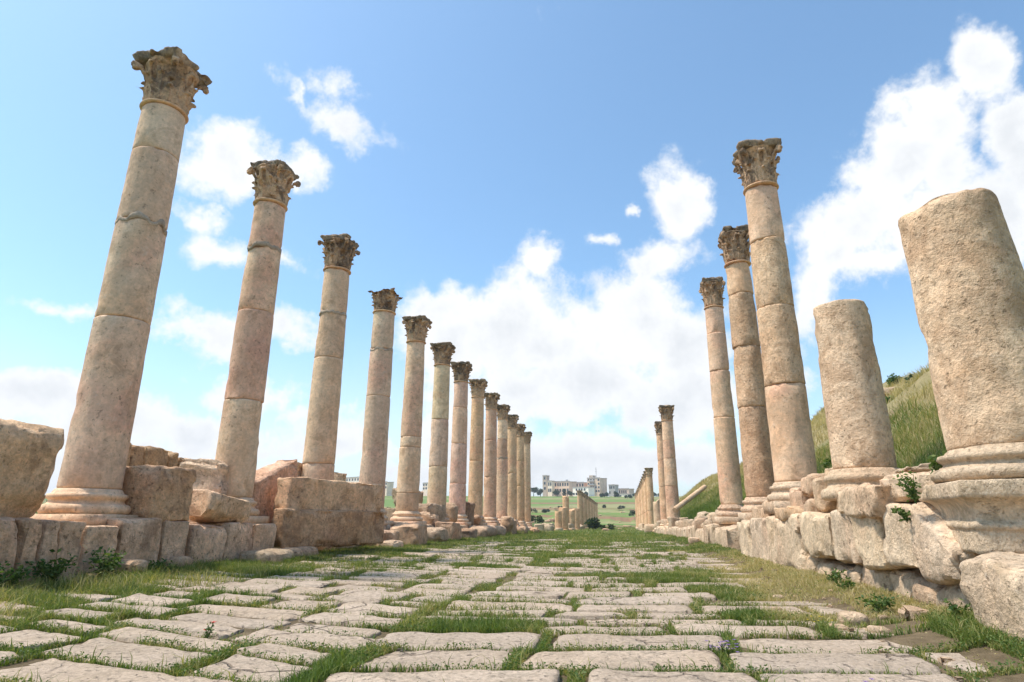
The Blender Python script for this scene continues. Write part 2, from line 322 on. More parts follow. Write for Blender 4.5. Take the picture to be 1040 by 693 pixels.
# ------------------------------------------------------------------ road paving
rng = random.Random(11)
SL_V = []; SL_F = []; SL_C = []
CELL = .025; CX0, CX1, CY0, CY1 = -6.0, 2.6, 1.2, 45.0
cov = np.zeros((int((CX1-CX0)/CELL), int((CY1-CY0)/CELL)), bool)
def slab(u0, u1, v0, v1, tang, hz, near):
    nu, nv = (26, 13) if near else (10, 6)
    cu, cv = (u0+u1)/2, (v0+v1)/2; hu, hv = (u1-u0)/2, (v1-v0)/2
    A, B = np.meshgrid(np.linspace(-1, 1, nu), np.linspace(-1, 1, nv)); A = A.ravel(); B = B.ravel()
    # denser rows near the edge for a worn arris
    A = np.sign(A)*np.abs(A)**.6; B = np.sign(B)*np.abs(B)**.6
    cj = [rng.uniform(-.045, .045) for _ in range(4)]+[rng.uniform(-.022, .022) for _ in range(4)]
    wA, wB = (A+1)/2, (B+1)/2
    du = (cj[0]*(1-wA)*(1-wB)+cj[1]*wA*(1-wB)+cj[2]*(1-wA)*wB+cj[3]*wA*wB)
    dv_ = (cj[4]*(1-wA)*(1-wB)+cj[5]*wA*(1-wB)+cj[6]*(1-wA)*wB+cj[7]*wA*wB)
    k = 1-.03*(np.abs(A)*np.abs(B))**6
    U = cu+A*hu*k+du; Vv = cv+B*hv*k+dv_
    X = U; Y = Vv+tang*(U+1.4)
    P0 = np.stack([X, Y, np.zeros_like(X)], -1)
    sd = rng.randrange(1000)
    e = fbm(P0+sd, 4, 4, 3)*.022
    X = X+e*np.sign(A)*(np.abs(A) > .8); Y = Y+fbm(P0+sd, 4, 4, 4)*.020*(np.abs(B) > .7)
    ed = np.maximum(np.abs(A), np.abs(B))
    z = base_z(Y)+hz+rng.uniform(-.012, .012)*A+rng.uniform(-.008, .008)*B+fbm(P0+sd, 1.8, 4, 1)*.011+fbm(P0+sd, 9, 3, 2)*.006
    z = z-.007*sstep(.92, 1.0, ed)-np.clip(fbm(P0+sd+7, 6, 3, 6)-.1, 0, 1)*.06*sstep(.75, 1, ed)
    b = len(SL_V); n = len(X)
    SL_V.extend(np.stack([X, Y, z], -1).tolist())
    for j in range(nv-1):
        for i in range(nu-1):
            q = b+j*nu+i; SL_F.append((q, q+1, q+nu+1, q+nu))
    ring = [i for i in range(nu)]+[j*nu+nu-1 for j in range(1, nv)]+[(nv-1)*nu+i for i in range(nu-2, -1, -1)]+[j*nu for j in range(nv-2, 0, -1)]
    b2 = len(SL_V)
    for q in ring:
        SL_V.append([X[q], Y[q], z[q]-.09])
    m = len(ring)
    for q in range(m):
        SL_F.append((b+ring[q], b2+q, b2+(q+1) % m, b+ring[(q+1) % m]))
    c = (rng.random(), rng.random()**2, rng.random())
    SL_C.extend([c]*(n+m))
    # coverage for the weeds in the joints
    s = np.linspace(-1, 1, int(max(4, hu*2/CELL*1.2))); r = np.linspace(-1, 1, int(max(4, hv*2/CELL*1.2)))
    SA, SB = np.meshgrid(s, r); UU = cu+SA*hu*.985; YY = cv+SB*hv*.97+tang*(UU+1.4)
    ix = ((UU-CX0)/CELL).astype(int); iy = ((YY-CY0)/CELL).astype(int)
    ok = (ix >= 0) & (ix < cov.shape[0]) & (iy >= 0) & (iy < cov.shape[1]); cov[ix[ok], iy[ok]] = True
def pave_sector(ua, ub, tang, seed):
    r = random.Random(seed); v = .9
    while v < 44:
        d = r.uniform(.36, .54) if r.random() < .85 else r.uniform(.26, .34)
        u = ua+r.uniform(-.25, .15)
        while u < ub-.12:
            L = r.uniform(.62, 1.22)
            if ub-(u+L) < .4: L = ub-u+r.uniform(-.08, .05)
            cx, cy = u+L/2, v+d/2+tang*(u+L/2+1.4)
            g = r.uniform(.03, .055) if r.random() < .5 else r.uniform(.06, .16)
            gv = r.uniform(.028, .045) if r.random() < .55 else r.uniform(.04, .11)
            pm = np.interp(cy, [0, 9, 14, 20, 30, 44], [.02, .06, .16, .30, .55, .85])
            if cx < -4.0: pm += .15
            if cx < -4.6: pm += .3
            if cx > .9 and 5 < cy: pm += .12
            if cx > 1.2 and 4.6 < cy < 10.5: pm += .28
            if cy > 20 and -1.6 > cx > -2.9: pm -= .25
            if r.random() > pm:
                slab(u+g/2, u+L-g/2, v+gv/2, v+d-gv/2, tang, r.uniform(-.009, .007), cy < 11)
            u += L
        v += d
pave_sector(-1.36, 1.95, math.tan(math.radians(9)), 5)
pave_sector(-5.2, -1.44, math.tan(math.radians(-14)), 8)
me = mesh_from('road', SL_V, SL_F)
ca = me.color_attributes.new('slab', 'FLOAT_COLOR', 'POINT')
ca.data.foreach_set('color', np.concatenate([np.array(SL_C), np.ones((len(SL_C), 1))], 1).ravel())
tag(link('road', me, M_pave), kind='structure')

# ------------------------------------------------------------------ stones
def stone_mesh(dx, dy, dz, seed, r=.05, amp=.03, freq=2.5, jit=.06, res=.09, chip=.05, top_jit=None, maxseg=22, cuts=9, cutk=1.0):
    rg = np.random.RandomState(seed)
    h = np.array([dx, dy, dz])/2
    n = [int(np.clip(round(2*q/res), 4, maxseg)) for q in h]
    key = {}; V = []; F = []
    def vid(p):
        k = tuple(np.round(p, 5))
        if k not in key: key[k] = len(V); V.append(p)
        return key[k]
    for ax in range(3):
        b, c = (ax+1) % 3, (ax+2) % 3
        for s in (-1, 1):
            tb = np.linspace(-1, 1, n[b]+1); tcc = np.linspace(-1, 1, n[c]+1)
            ids = np.zeros((n[b]+1, n[c]+1), int)
            for i, q in enumerate(tb):
                for j, w_ in enumerate(tcc):
                    p = [0, 0, 0]; p[ax] = s; p[b] = q; p[c] = w_; ids[i, j] = vid(p)
            for i in range(n[b]):
                for j in range(n[c]):
                    f = (ids[i, j], ids[i+1, j], ids[i+1, j+1], ids[i, j+1]); F.append(f if s > 0 else f[::-1])
    T = np.array(V, float)
    T = np.sign(T)*np.abs(T)**.7
    r = min(r, h.min()*.95)
    P = T*h; Q = np.clip(P, -(h-r), h-r); D = P-Q; ln = np.linalg.norm(D, axis=1, keepdims=True); N = D/np.maximum(ln, 1e-9)
    P = Q+N*r
    cj = rg.uniform(-1, 1, (8, 3))*jit*h*1.2
    if top_jit is not None: cj[[1, 3, 5, 7], 2] += np.array(top_jit)
    k = 0; sh = 0
    wx, wy, wz = [(T[:, a_]+1)/2 for a_ in range(3)]
    for ix in (0, 1):
        for iy in (0, 1):
            for iz in (0, 1):
                wgt = (wx if ix else 1-wx)*(wy if iy else 1-wy)*(wz if iz else 1-wz)
                sh = sh+wgt[:, None]*cj[k]; k += 1
    P = P+sh
    off = rg.uniform(0, 100, 3)
    for q in range(cuts):                       # broken arrises and corners
        nv_ = rg.uniform(-1, 1, 3); kz = rg.randint(3)
        if rg.rand() < .6: nv_[kz] *= .12
        nv_ /= np.linalg.norm(nv_)
        sup = (P@nv_).max(); lim = sup-rg.uniform(.02, .10)*cutk*min(h.min()*2, .6)-.012*fbm(P+off, 5, 3, 12)
        ex = np.clip(P@nv_-lim, 0, None); P = P-nv_*ex[:, None]
    d = fbm(P+off, freq, 4, 7)*amp+fbm(P+off, freq*4, 3, 8)*amp*.35
    edge = np.sort(np.abs(T), axis=1)[:, 1]
    cn = fbm(P+off+50, 3.2, 3, 9)
    d = d-np.clip(cn-.02, 0, 1)*chip*2.2*sstep(.55, 1, edge)
    d = d+fbm(P+off, 11, 3, 10)*amp*.22
    P = P+N*d[:, None]
    me = mesh_from('stone', P, F); me.set_sharp_from_angle(angle=math.radians(34)); return me
GROUPS = {}
_sc = [100]
def stone(name, cx, cy, z0, dx, dy, dz, mat, label, cat='stone block', group=None, rz=0, tilt=(0, 0), color=(1, 1, 1), seed=None, **kw):
    _sc[0] += 1
    me = stone_mesh(dx, dy, dz, seed or _sc[0], **kw)
    zc = np.array([v.co.z for v in me.vertices]); lo = float(np.percentile(zc, 3))
    o = link(name, me, mat, None, (cx, cy, z0-lo), (tilt[0], tilt[1], rz), color)
    return tag(o, label, cat, group)
def face_stone(name, x0, x1, y0, y1, X, depth, mat, label, side=-1, group=None, cat='stone block', rest=None, end=0.0, **kw):
    """block whose road-side face stands in the plane x = X, between the measured edges"""
    ym = (y0+y1)/2; ya = at_x(x0, ym, X)[1]; yb = at_x(x1, ym, X)[1]
    if end and side < 0: ya = at_x(x0, ym, X-depth*end)[1]      # near end shows: its back edge is the outline
    if end and side > 0: yb = at_x(x1, ym, X+depth*end)[1]
    xm = (x0+x1)/2; z1 = at_x(xm, y0, X)[2]; z0 = at_x(xm, y1, X)[2]
    if rest is not None: z0 = rest
    return stone(name, X+side*depth/2, (ya+yb)/2, z0, depth, abs(yb-ya)*.975, z1-z0, mat, label, cat, group, **kw)
LB = dict(r=.03, amp=.03, chip=.05, jit=.03, res=.06, maxseg=26)
XL = -5.85
# lower kerb course under the left row
lt = [(-60, 18, 524, 606, "brown kerb block at the near left end of the low wall"),
      (19, 41, 527, 600, "narrow cracked brown kerb block under the big boulder"),
      (42, 58, 528, 596, "narrow split kerb block left of the nearest tall column's base"),
      (59, 83, 530, 592, "squarish brown kerb block under the nearest left column's base"),
      (84, 121, 535, 588, "light brown kerb block just right of the nearest left column's base, with a sunken top"),
      (122, 164, 528, 581, "kerb block with a pitted face under the large rectangular brown block"),
      (165, 193, 529, 578, "smooth upright kerb block right of the pitted kerb block"),
      (194, 230, 533, 575, "pale kerb block beneath the leaning broken block"),
      (231, 257, 531, 571, "kerb block at the foot of the second left column"),
      (258, 280, 533, 568, "small dark kerb block beside the end of the two stacked long beams")]
rc = random.Random(3)
for (x0, x1, y0, y1, lab) in lt:
    t_ = rc.uniform(.88, 1.1)
    face_stone('kerb_block', x0, x1, y0, y1, XL, 1.25, M_brown, lab, group='kerb blocks of the left low wall', color=(t_*1.12, t_*1.06, t_*1.04), rest=-.06 if x0 < 100 else -.04, **dict(LB, jit=.02, amp=.03, cuts=6, cutk=.5))
# lower course goes on behind the long beams and along the row
for k in range(9):
    y = 11.2+k*1.5
    zt = float(np.interp(y, [10, 16, 25, 45], [.58, .5, .42, .05]))
    stone('kerb_block', -6.55, y+.75, -.15, 1.0, 1.47, zt+.15, M_brown, "low kerb block in the line under the left columns, mostly hidden by fallen stones", group='hidden kerb blocks under the left row', **LB)
for k in range(8):
    y = 24.8+k*2.6
    zt = float(np.interp(y, [10, 16, 25, 35, 46], [.58, .5, .42, .25, .06]))
    stone('kerb_block', -6.55, y+1.3, -.55, 1.0, 2.57, zt+.55, M_brown, "low kerb block in the line under the left columns, mostly hidden by fallen stones", group='hidden kerb blocks under the left row', **LB)
# blocks lying on the kerb
face_stone('boulder', -70, 70, 430, 526, -5.95, 1.0, M_brown, "large rounded brown boulder at the left edge of the picture, against the nearest column", cat='boulder', rest=.60, r=.14, amp=.08, freq=1.6, jit=.10, chip=.1, color=(1.1, 1.04, .95), res=.05, maxseg=36, end=.5, cuts=9, cutk=2.0)
face_stone('stone_block', 123, 198, 473, 528, -5.9, .62, M_brown, "large rectangular brown block on the kerb between the first and second left columns", rest=.61, r=.03, amp=.05, color=(.95, .85, .74), chip=.08, res=.035, maxseg=44, jit=.03, end=.8, cutk=.6)
face_stone('stone_block', 199, 246, 466, 498, -6.5, .7, M_brown, "slanting rough block on top, in front of the second left column", rest=1.0, r=.04, amp=.07, chip=.12, jit=.16, rz=.25, tilt=(.10, .05), res=.045, maxseg=36, end=.5, cutk=1.6)
face_stone('stone_block', 196, 257, 497, 535, -5.86, .6, M_brown, "broken block with a pale chipped corner leaning at the second left column", rest=.60, r=.04, amp=.06, chip=.14, jit=.12, tilt=(-.13, 0), color=(1.1, 1.06, 1), res=.04, maxseg=36, end=.5, cutk=1.8)
face_stone('stone_slab', 259, 302, 464, 533, -6.4, .45, M_brown, "pinkish pointed upright slab between the second and third left columns", rest=.55, r=.04, amp=.05, chip=.10, color=(1.0, .86, .84), top_jit=(-.45, .12, -.5, .10), jit=.08, res=.045, maxseg=36)
face_stone('stone_block', 300, 318, 470, 490, -6.9, .5, M_pale, "small pale block behind the pointed pinkish slab", rest=.55, r=.05, amp=.05, chip=.1)
face_stone('stone_beam', 300, 377, 518, 558, -5.40, .38, M_brown, "long brown beam, lower of the stacked pair, propped on two small stones", cat='stone beam', rest=.15, r=.04, amp=.04, chip=.09, jit=.02, color=(.80, .71, .63), res=.05, maxseg=60, end=.5, cutk=.45, rz=-.27)
face_stone('stone_beam', 302, 376, 488, 516, -5.5, .36, M_brown, "long brown beam, upper of the stacked pair in front of the third left column", cat='stone beam', rest=.75, r=.03, amp=.035, chip=.06, jit=.02, color=(1.14, 1.03, .91), res=.05, maxseg=60, end=.5, cutk=.45, rz=-.27)
face_stone('prop_stone', 273, 303, 559, 573, -5.25, .55, M_brown, "grey rounded stone at the near end of the lower long beam", cat='stone', rest=-.05, r=.2, amp=.06, color=(.72, .76, .76))
face_stone('prop_stone', 304, 327, 556, 572, -5.4, .5, M_brown, "brown stone holding up the lower long beam", cat='stone', rest=-.05, r=.14, amp=.05, color=(.9, .85, .8))
stone('prop_stone', -5.35, 14.2, -.05, .5, .7, .25, M_brown, "hidden stone holding up the far end of the lower long beam", cat='stone', r=.1, amp=.04)
# fallen stones along the left row
fl = [(380, 409, 541, 557, -5.3, "low squarish fallen block just past the end of the long beams", 0, (.85, .8, .77)),
      (392, 413, 531, 543, -5.9, "dark fallen block under the fifth left column's base", 0, (.75, .7, .66)),
      (406, 436, 534, 557, -5.2, "large brown fallen block in front of the fifth left column", 0, (.92, .84, .78)),
      (434, 457, 536, 554, -5.2, "grey rounded fallen drum lying in front of the sixth left column", 1, (.9, .9, .9)),
      (451, 471, 531, 555, -5.3, "upright fallen block with a flat dark face near the seventh left column", 0, (.78, .72, .68)),
      (471, 484, 536, 553, -5.3, "lumpy dark fallen stone between the block and the large round drum", 2, (.75, .7, .66)),
      (483, 507, 535, 552, -5.2, "large rounded fallen drum near the eighth left column", 1, (.85, .82, .8)),
      (503, 516, 534, 550, -5.3, "rounded stone right behind the large fallen drum", 1, (.82, .78, .75)),
      (513, 527, 528, 548, -5.6, "knobbly fallen capital fragment on the stones near the far left columns", 2, (.8, .74, .7)),
      (526, 537, 536, 546, -5.6, "brown fallen stone below the farthest columns of the left row", 2, (.85, .78, .72)),
      (538, 548, 538, 545, -5.6, "last low fallen stone beyond the left row", 2, (1, .85, .75)),
      (427, 451, 512, 524, -6.3, "upper flat stone of the pile between the fifth and sixth left columns", 0, (.8, .78, .76)),
      (425, 447, 523, 537, -6.2, "lower stone of the pile between the fifth and sixth left columns", 2, (.85, .8, .76)),
      (395, 404, 516, 534, -7.4, "grey block standing behind the fifth left column", 0, (.8, .77, .74)),
      (453, 467, 509, 531, -6.1, "short dark drum standing in front of the sixth and seventh left columns", 1, (.8, .76, .72)),
      (473, 478, 508, 532, -6.1, "thin dark upright slab between the seventh and eighth left columns", 0, (.6, .56, .53)),
      (476, 492, 526, 537, -6.0, "brown lump of stone behind the large round drum", 2, (.8, .72, .66)),
      (340, 352, 480, 496, -8.6, "stone lying in the grass behind the third left column", 2, (.9, .85, .8)),
      (402, 432, 500, 516, -9.5, "dark boulder in the grass behind the fifth left column", 2, (.7, .66, .62))]
for (x0, x1, y0, y1, X, lab, kd, col) in fl:
    ym = at_x((x0+x1)/2, y1, X); g = gz(X-.3, ym[1])-.04; z0 = ym[2]
    rest = g if abs(z0-g) < .35 else None
    if kd == 0 and y1 < 540 and rest is None: rest = float(np.interp(ym[1], [10, 16, 25, 45], [.58, .5, .42, .05]))-.03
    wd = abs(at_x(x1, (y0+y1)/2, X)[1]-at_x(x0, (y0+y1)/2, X)[1])
    kw = [dict(r=.05, amp=.06, chip=.12, jit=.12, end=.5, res=.06), dict(r=.24, amp=.05, chip=.04, jit=.08, end=.5, cuts=4, res=.06), dict(r=.13, amp=.12, chip=.12, jit=.2, end=.5, cutk=2, res=.06)][kd]
    face_stone('fallen_stone', x0, x1, y0, y1, X, .75, M_brown, lab, cat='fallen stone', group='fallen stones along the left columns', rest=rest, rz=rc.uniform(-.15, .15), color=col, **kw)
# ruined wall behind the first left column
rw = [(98, 128, 452, 480, "grey brown upright stone of the ruined wall behind the nearest left column"),
      (126, 136, 447, 478, "narrow tall stone at the top of the ruined wall by the nearest left column"),
      (136, 147, 452, 480, "second upright stone of the ruined wall behind, with a notched top"),
      (147, 176, 453, 484, "broad smooth stone of the ruined wall behind the large rectangular block"),
      (175, 183, 459, 484, "thin upright stone of the ruined wall, right of the broad one"),
      (183, 200, 464, 486, "low stone at the descending end of the ruined wall behind")]
for (x0, x1, y0, y1, lab) in rw:
    P = at_x((x0+x1)/2, (y0+y1)/2, -9)
    face_stone('wall_stone', x0, x1, y0, y1, -9.0, .6, M_brown, lab, cat='wall stone', group='stones of the ruined wall behind the left row', rest=gz(-9.3, P[1])-.05, r=.07, amp=.06, chip=.1, jit=.07, color=(.80, .73, .62), res=.06)
for k in range(9):
    y = 13.2+k*1.15
    stone('wall_stone', -9.3+rc.uniform(-.2, .2), y, gz(-9.3, y)-.06, .6, 1.0, rc.uniform(.35, .65), M_brown, "low stone in the overgrown wall line behind the left columns", 'wall stone', 'low stones of the wall line behind the left row', r=.12, amp=.07, chip=.1, jit=.1, color=(.8, .74, .66))

# right side: stylobate
XR = 2.22
RB = dict(r=.05, amp=.04, chip=.10, jit=.02, res=.04, maxseg=40, cuts=9, cutk=.8, freq=3.5)
rt_ = [(926, 967, 508, 592, "pale tapering block in the right wall beside the big pedestal, plants growing in its joint"),
       (893, 930, 511, 576, "large pale block in the right wall, second from the pedestal block"),
       (866, 893, 515, 577, "pale block in the right wall with a vertical crack beside it, third from the pedestal"),
       (844, 865, 519, 576, "pale block in the right wall below the protruding slab"),
       (811, 843, 522, 568, "wide pinkish block in the right wall below the leaning stones"),
       (780, 810, 524, 562, "rounded pinkish block in the right wall below the tall column's base"),
       (762, 779, 527, 558, "smaller eroded block in the right wall left of the tall column's base"),
       (749, 761, 529, 556, "eroded upright block in the right wall under the second tall column")]
for (x0, x1, y0, y1, lab) in rt_:
    P0 = at_x((x0+x1)/2, y1, XR)[2]
    yq = at_x((x0+x1)/2, y1, XR)[1]
    o = face_stone('wall_block', x0, x1, y0, y1, XR, 1.2, M_pale, lab, side=1, rest=(gz(XR-.1, yq)-.06 if x1 < 812 else None), group='blocks of the right wall', color=(lambda g: (g, g*rc.uniform(.95, .99), g*rc.uniform(.9, .97)))(rc.uniform(.95, 1.06)), **(dict(RB, top_jit=(-.34, 0, -.34, 0)) if x0 == 926 else RB))
# a buried footing course the wall blocks bear on, then single stones showing along its foot
ZT = lambda y: float(np.interp(y, [5, 8, 15, 22, 40, 60], [.78, .76, .62, .45, .25, .1]))
y = 14.6; k = 0
while y < 46:
    L = rc.uniform(.7, 1.25); zt = ZT(y)+rc.uniform(-.08, .05)
    stone('wall_block', 2.8, y+L/2, float(base_z(y))-.1, 1.15, L*.97, zt-float(base_z(y))+.1, M_pale, "small eroded block in the far stretch of the right wall, seen at a low angle", 'stone block', 'far blocks of the right wall', color=(lambda g: (g, g*.96, g*.91))(rc.uniform(.9, 1.02)), r=.06, amp=.06, chip=.1, jit=.1, res=.12)
    y += L
ft = [(800, 826, 566, 583, "round cobble at the foot of the wall under the wide pinkish block"), (828, 842, 574, 590, "round pale cobble under the protruding slab's wall block"),
      (843, 857, 575, 596, "rounded footing stone under the right wall, left of the tall footing stone"),
      (858, 874, 576, 597, "upright rounded footing stone under the right wall's cracked block"), (875, 898, 576, 602, "tall brown footing stone in the middle of the right wall's foot"),
      (899, 921, 577, 606, "brown footing stone under the second pale block from the pedestal"), (922, 948, 590, 616, "dark footing stone in shade under the tapering block"),
      (948, 982, 594, 628, "large brown footing stone left of the big pedestal block")]
for (x0, x1, y0, y1, lab) in ft:
    P = at_x((x0+x1)/2, y1, 2.36); rs = min(P[2], gz(2.4, P[1]))-.03
    face_stone('footing_stone', x0, x1, y0, y1, 2.3, .8, M_pale, lab, side=1, cat='stone', group='footing stones under the right wall', rest=rs, r=.09, amp=.06, chip=.05, jit=.08, cutk=1.2, color=(lambda g: (g, g*.96, g*.91))(rc.uniform(.75, .95)), res=.05)
# big block below the pedestal
stone('wall_block', 2.95, 4.95, -.05, .95, 1.05, .53, M_pale, "hidden block behind the tapering one, under the moulded pedestal", **RB)
stone('pedestal_block', 2.69, 3.88, -.04, 1.3, 1.12, .53, M_yellow, "big honey coloured pitted block carrying the moulded pedestal at the right edge", r=.05, amp=.05, chip=.08, jit=.04, res=.04, maxseg=44, color=(1.02, 1.0, .98), cutk=.8)
# stones on top of the right wall
ru = [(839, 890, 496, 527, 2.15, .9, "protruding pale slab with a broken corner below the shorter broken column", (1.03, .97, .9)),
      (889, 951, 483, 511, 2.3, .7, "long pale block on the wall between the two broken columns", (1, .95, .9)),
      (902, 921, 477, 487, 2.55, .5, "small grey boulder on the long pale block beside the shorter broken column", (.75, .73, .7)),
      (836, 849, 474, 507, 2.5, .5, "grey upright stone left of the shorter broken column's base", (.9, .86, .8)),
      (825, 835, 485, 521, 2.4, .4, "thin upright slab right of the pair of small stacked stones", (.95, .88, .8)),
      (811, 825, 484, 505, 2.4, .45, "upper small stone of the pair stacked right of the tall column", (.95, .85, .78)),
      (812, 826, 506, 525, 2.35, .45, "lower small stone of the pair stacked right of the tall column", (.95, .85, .78)),
      (801, 811, 494, 526, 2.35, .4, "upright pinkish stone touching the tall column's base", (.95, .84, .78)),
      (782, 802, 515, 531, 2.2, .5, "wedge of stone lying under the tall column's plinth", (.98, .86, .74)),
      (772, 782, 508, 530, 2.4, .4, "leaning stone between the two nearest tall right columns", (.92, .85, .78)),
      (763, 772, 512, 531, 2.35, .4, "short upright stone by the second tall right column's base", (.9, .82, .76))]
for (x0, x1, y0, y1, X, dp, lab, col) in ru:
    big = dp > .6
    yy = at_x((x0+x1)/2, (y0+y1)/2, X)[1]
    zb = at_x((x0+x1)/2, y1, X)[2]
    rest = None
    face_stone('loose_block', x0, x1, y0, y1, X, dp, M_pale, lab, side=1, cat='stone', group='stones lying on the right wall', rest=rest, color=col, r=.04 if big else .06, amp=.05, chip=.1, jit=.08, rz=rc.uniform(-.1, .1), res=.04, maxseg=34)
# small packing stones under the protruding slab and rubble along the far right wall
for (x, yv, s_) in ((868, 522, .12), (876, 520, .1), (858, 526, .13), (884, 517, .1)):
    P = at_x(x, yv, 2.45); stone('packing_stone', P[0], P[1], P[2]-.06, s_*1.5, s_*1.6, s_, M_pale, "small packing stone wedged under the protruding slab on the right wall", 'stone', 'packing stones under the protruding slab', r=.05, amp=.02)
for k in range(70):
    y = 17.5+rc.random()**1.3*28; s_ = rc.uniform(.16, .5); x = rc.uniform(2.4, 3.35)
    stone('rubble_stone', x, y, max(ZT(y)-.08, gz(x, y)-.05), s_, s_*rc.uniform(.8, 1.5), s_*rc.uniform(.6, 1.3), M_pale, "small rubble stone heaped on the far stretch of the right wall", 'stone', 'rubble on the far right wall', rz=rc.uniform(0, 3), r=.08, amp=.06, chip=.05, color=(lambda g: (g, g*.96, g*.91))(rc.uniform(.75, 1)), res=.08)
for k in range(46):
    y = rc.uniform(34, 100); x = rc.choice([rc.uniform(2.0, 4.5), rc.uniform(2.0, 4.0), rc.uniform(-8.2, -5.8)]); s_ = rc.uniform(.35, 1.0)
    if x < 0 and y < 46: y += 30
    stone('rubble_stone', x, y, gz(x, y)-.06, s_, s_*1.2, s_*rc.uniform(.5, .9), M_pale, "fallen block lying in the grass among the far columns", 'stone', 'fallen blocks among the far columns', rz=rc.uniform(0, 3), r=.1, amp=.09, color=(lambda g: (g, g*.93, g*.85))(rc.uniform(.8, 1.05)), res=.14)
for k in range(60):
    y = rc.uniform(60, 300); x = rc.uniform(-40, 8)*(.5+y/200)
    if y < 180 and (1.5 < x < 4 or -7.5 < x < -5.5): continue
    s_ = rc.uniform(.5, 1.6)*(.45 if y < 130 else 1)
    stone('field_stone', x, y, gz(x, y)-.1, s_, s_*1.3, s_*rc.uniform(.4, .8), M_brown, "scattered stone lying in the open field beyond the columns", 'stone', 'stones scattered in the far field', rz=rc.uniform(0, 3), r=.2, amp=.15, color=(.8, .72, .66), res=.3)
# loose stones on the dirt at the foot of the right wall
for (x, yv, s_, lab) in ((850, 636, .10, "small pale stone on the ground by the foot of the big pedestal block"), (866, 630, .13, "flat pale stone near the big pedestal block"), (848, 561, .1, "little stone in the dry grass at the foot of the right wall"),
                      (790, 604, .07, "dark small stone on the dirt right of the paving"), (892, 640, .09, "dark brown stone beside the big pedestal block"), (930, 633, .12, "pale loose stone in the shade of the pedestal block"), (705, 553, .22, "pale flat stone in the grass by the far right wall")):
    d = ray(x, yv); tt = (0.02-EYE)/d[2]; P = np.array([0, 0, EYE])+d*tt
    stone('loose_stone', P[0], P[1], gz(P[0], P[1])-.015, s_*1.4, s_*1.2, s_*.8, M_pale, lab, 'stone', 'loose stones on the ground', r=.05, amp=.025, color=(.85, .8, .75))
for k in range(38):
    x = rc.uniform(1.0, 2.2); y = 3.4+rc.random()**1.4*9; s_ = rc.uniform(.018, .055)
    stone('pebble', x, y, gz(x, y)-.006, s_*1.4, s_*1.2, s_*.8, M_pale, "tiny pebble on the bare dirt between the paving and the right wall", 'pebble', 'pebbles on the dirt by the right wall', r=.01, amp=.006, res=.02, color=(lambda g: (g, g*.93, g*.86))(rc.uniform(.55, .95)))
for (x, yv, s_) in ((60, 597, .16), (132, 587, .2), (180, 583, .2), (95, 596, .12)):
    P = at_x(x, yv, -5.7)
    stone('loose_stone', P[0], P[1], gz(P[0], P[1])-.02, s_*1.4, s_*1.5, s_, M_brown, "stone half hidden in the weeds at the foot of the left kerb", 'stone', 'stones at the foot of the left kerb', r=.08, amp=.03, color=(.85, .8, .75))

# ------------------------------------------------------------------ columns
def lathe(profile, n=48, close=True):
    V = []; F = []
    for (r, z) in profile:
        for i in range(n):
            a_ = 2*math.pi*i/n; V.append((r*math.cos(a_), r*math.sin(a_), z))
    m = len(profile)
    for j in range(m-1):
        for i in range(n):
            F.append((j*n+i, j*n+(i+1) % n, (j+1)*n+(i+1) % n, (j+1)*n+i))
    if close:
        b = len(V); V.append((0, 0, profile[0][1])); V.append((0, 0, profile[-1][1]))
        for i in range(n):
            F.append((b, (i+1) % n, i)); F.append((b+1, (m-1)*n+i, (m-1)*n+(i+1) % n))
    return np.array(V), F
def drum_mesh(r0, r1, h, seed, amp=.006, chip=.035, n=44, broken=0.0, vres=.11):
    """a shaft drum, r0 at the foot, r1 at the head, worn arrises at both ends"""
    k = max(4, int(h/vres)); zs = [0, .012, .03]+list(np.linspace(.07, h-.07, k))+[h-.03, h-.012, h]
    prof = []
    for z in zs:
        e = min(z, h-z); rr = r0+(r1-r0)*z/h
        rr -= .014*max(0, 1-e/.02)**2
        prof.append((rr, z))
    prof = [(prof[0][0]*.6, 0)]+prof+[(prof[-1][0]*.75, h), (prof[-1][0]*.4, h)]
    V, F = lathe(prof, n)
    V = V.copy(); R = np.hypot(V[:, 0], V[:, 1]); N = np.stack([V[:, 0], V[:, 1], 0*R], -1)/np.maximum(R, 1e-6)[:, None]
    off = np.random.RandomState(seed).uniform(0, 100, 3)
    side = R > r1*.9
    d = fbm(V+off, 2.6, 4, 1)*amp+fbm(V+off, 14, 3, 2)*amp*.5
    d = d-np.clip(fbm(V*np.array([1, 1, .7])+off+40, 2.3, 4, 13)-.20, 0, .25)*min(amp, .007)*14
    e = np.minimum(V[:, 2], h-V[:, 2])
    c = fbm(V*np.array([1, 1, .4])+off, 4.2, 3, 3)
    d = d-np.clip(c-.08, 0, 1)*chip*3*(1-sstep(0, .10, e))
    if broken: d = d-np.clip(fbm(V+off+9, 3, 3, 6)-.05, 0, 1)*.2*sstep(h-.35, h, V[:, 2])
    V = V+N*(d*side)[:, None]
    if broken:
        V[:, 2] += sstep(h-.5, h, V[:, 2])*(fbm(np.stack([V[:, 0], V[:, 1], 0*R], -1)+off, 1.8, 4, 5)*broken-np.clip(R/r1-.8, 0, 1)*.04)
    return mesh_from('drum', V, F)
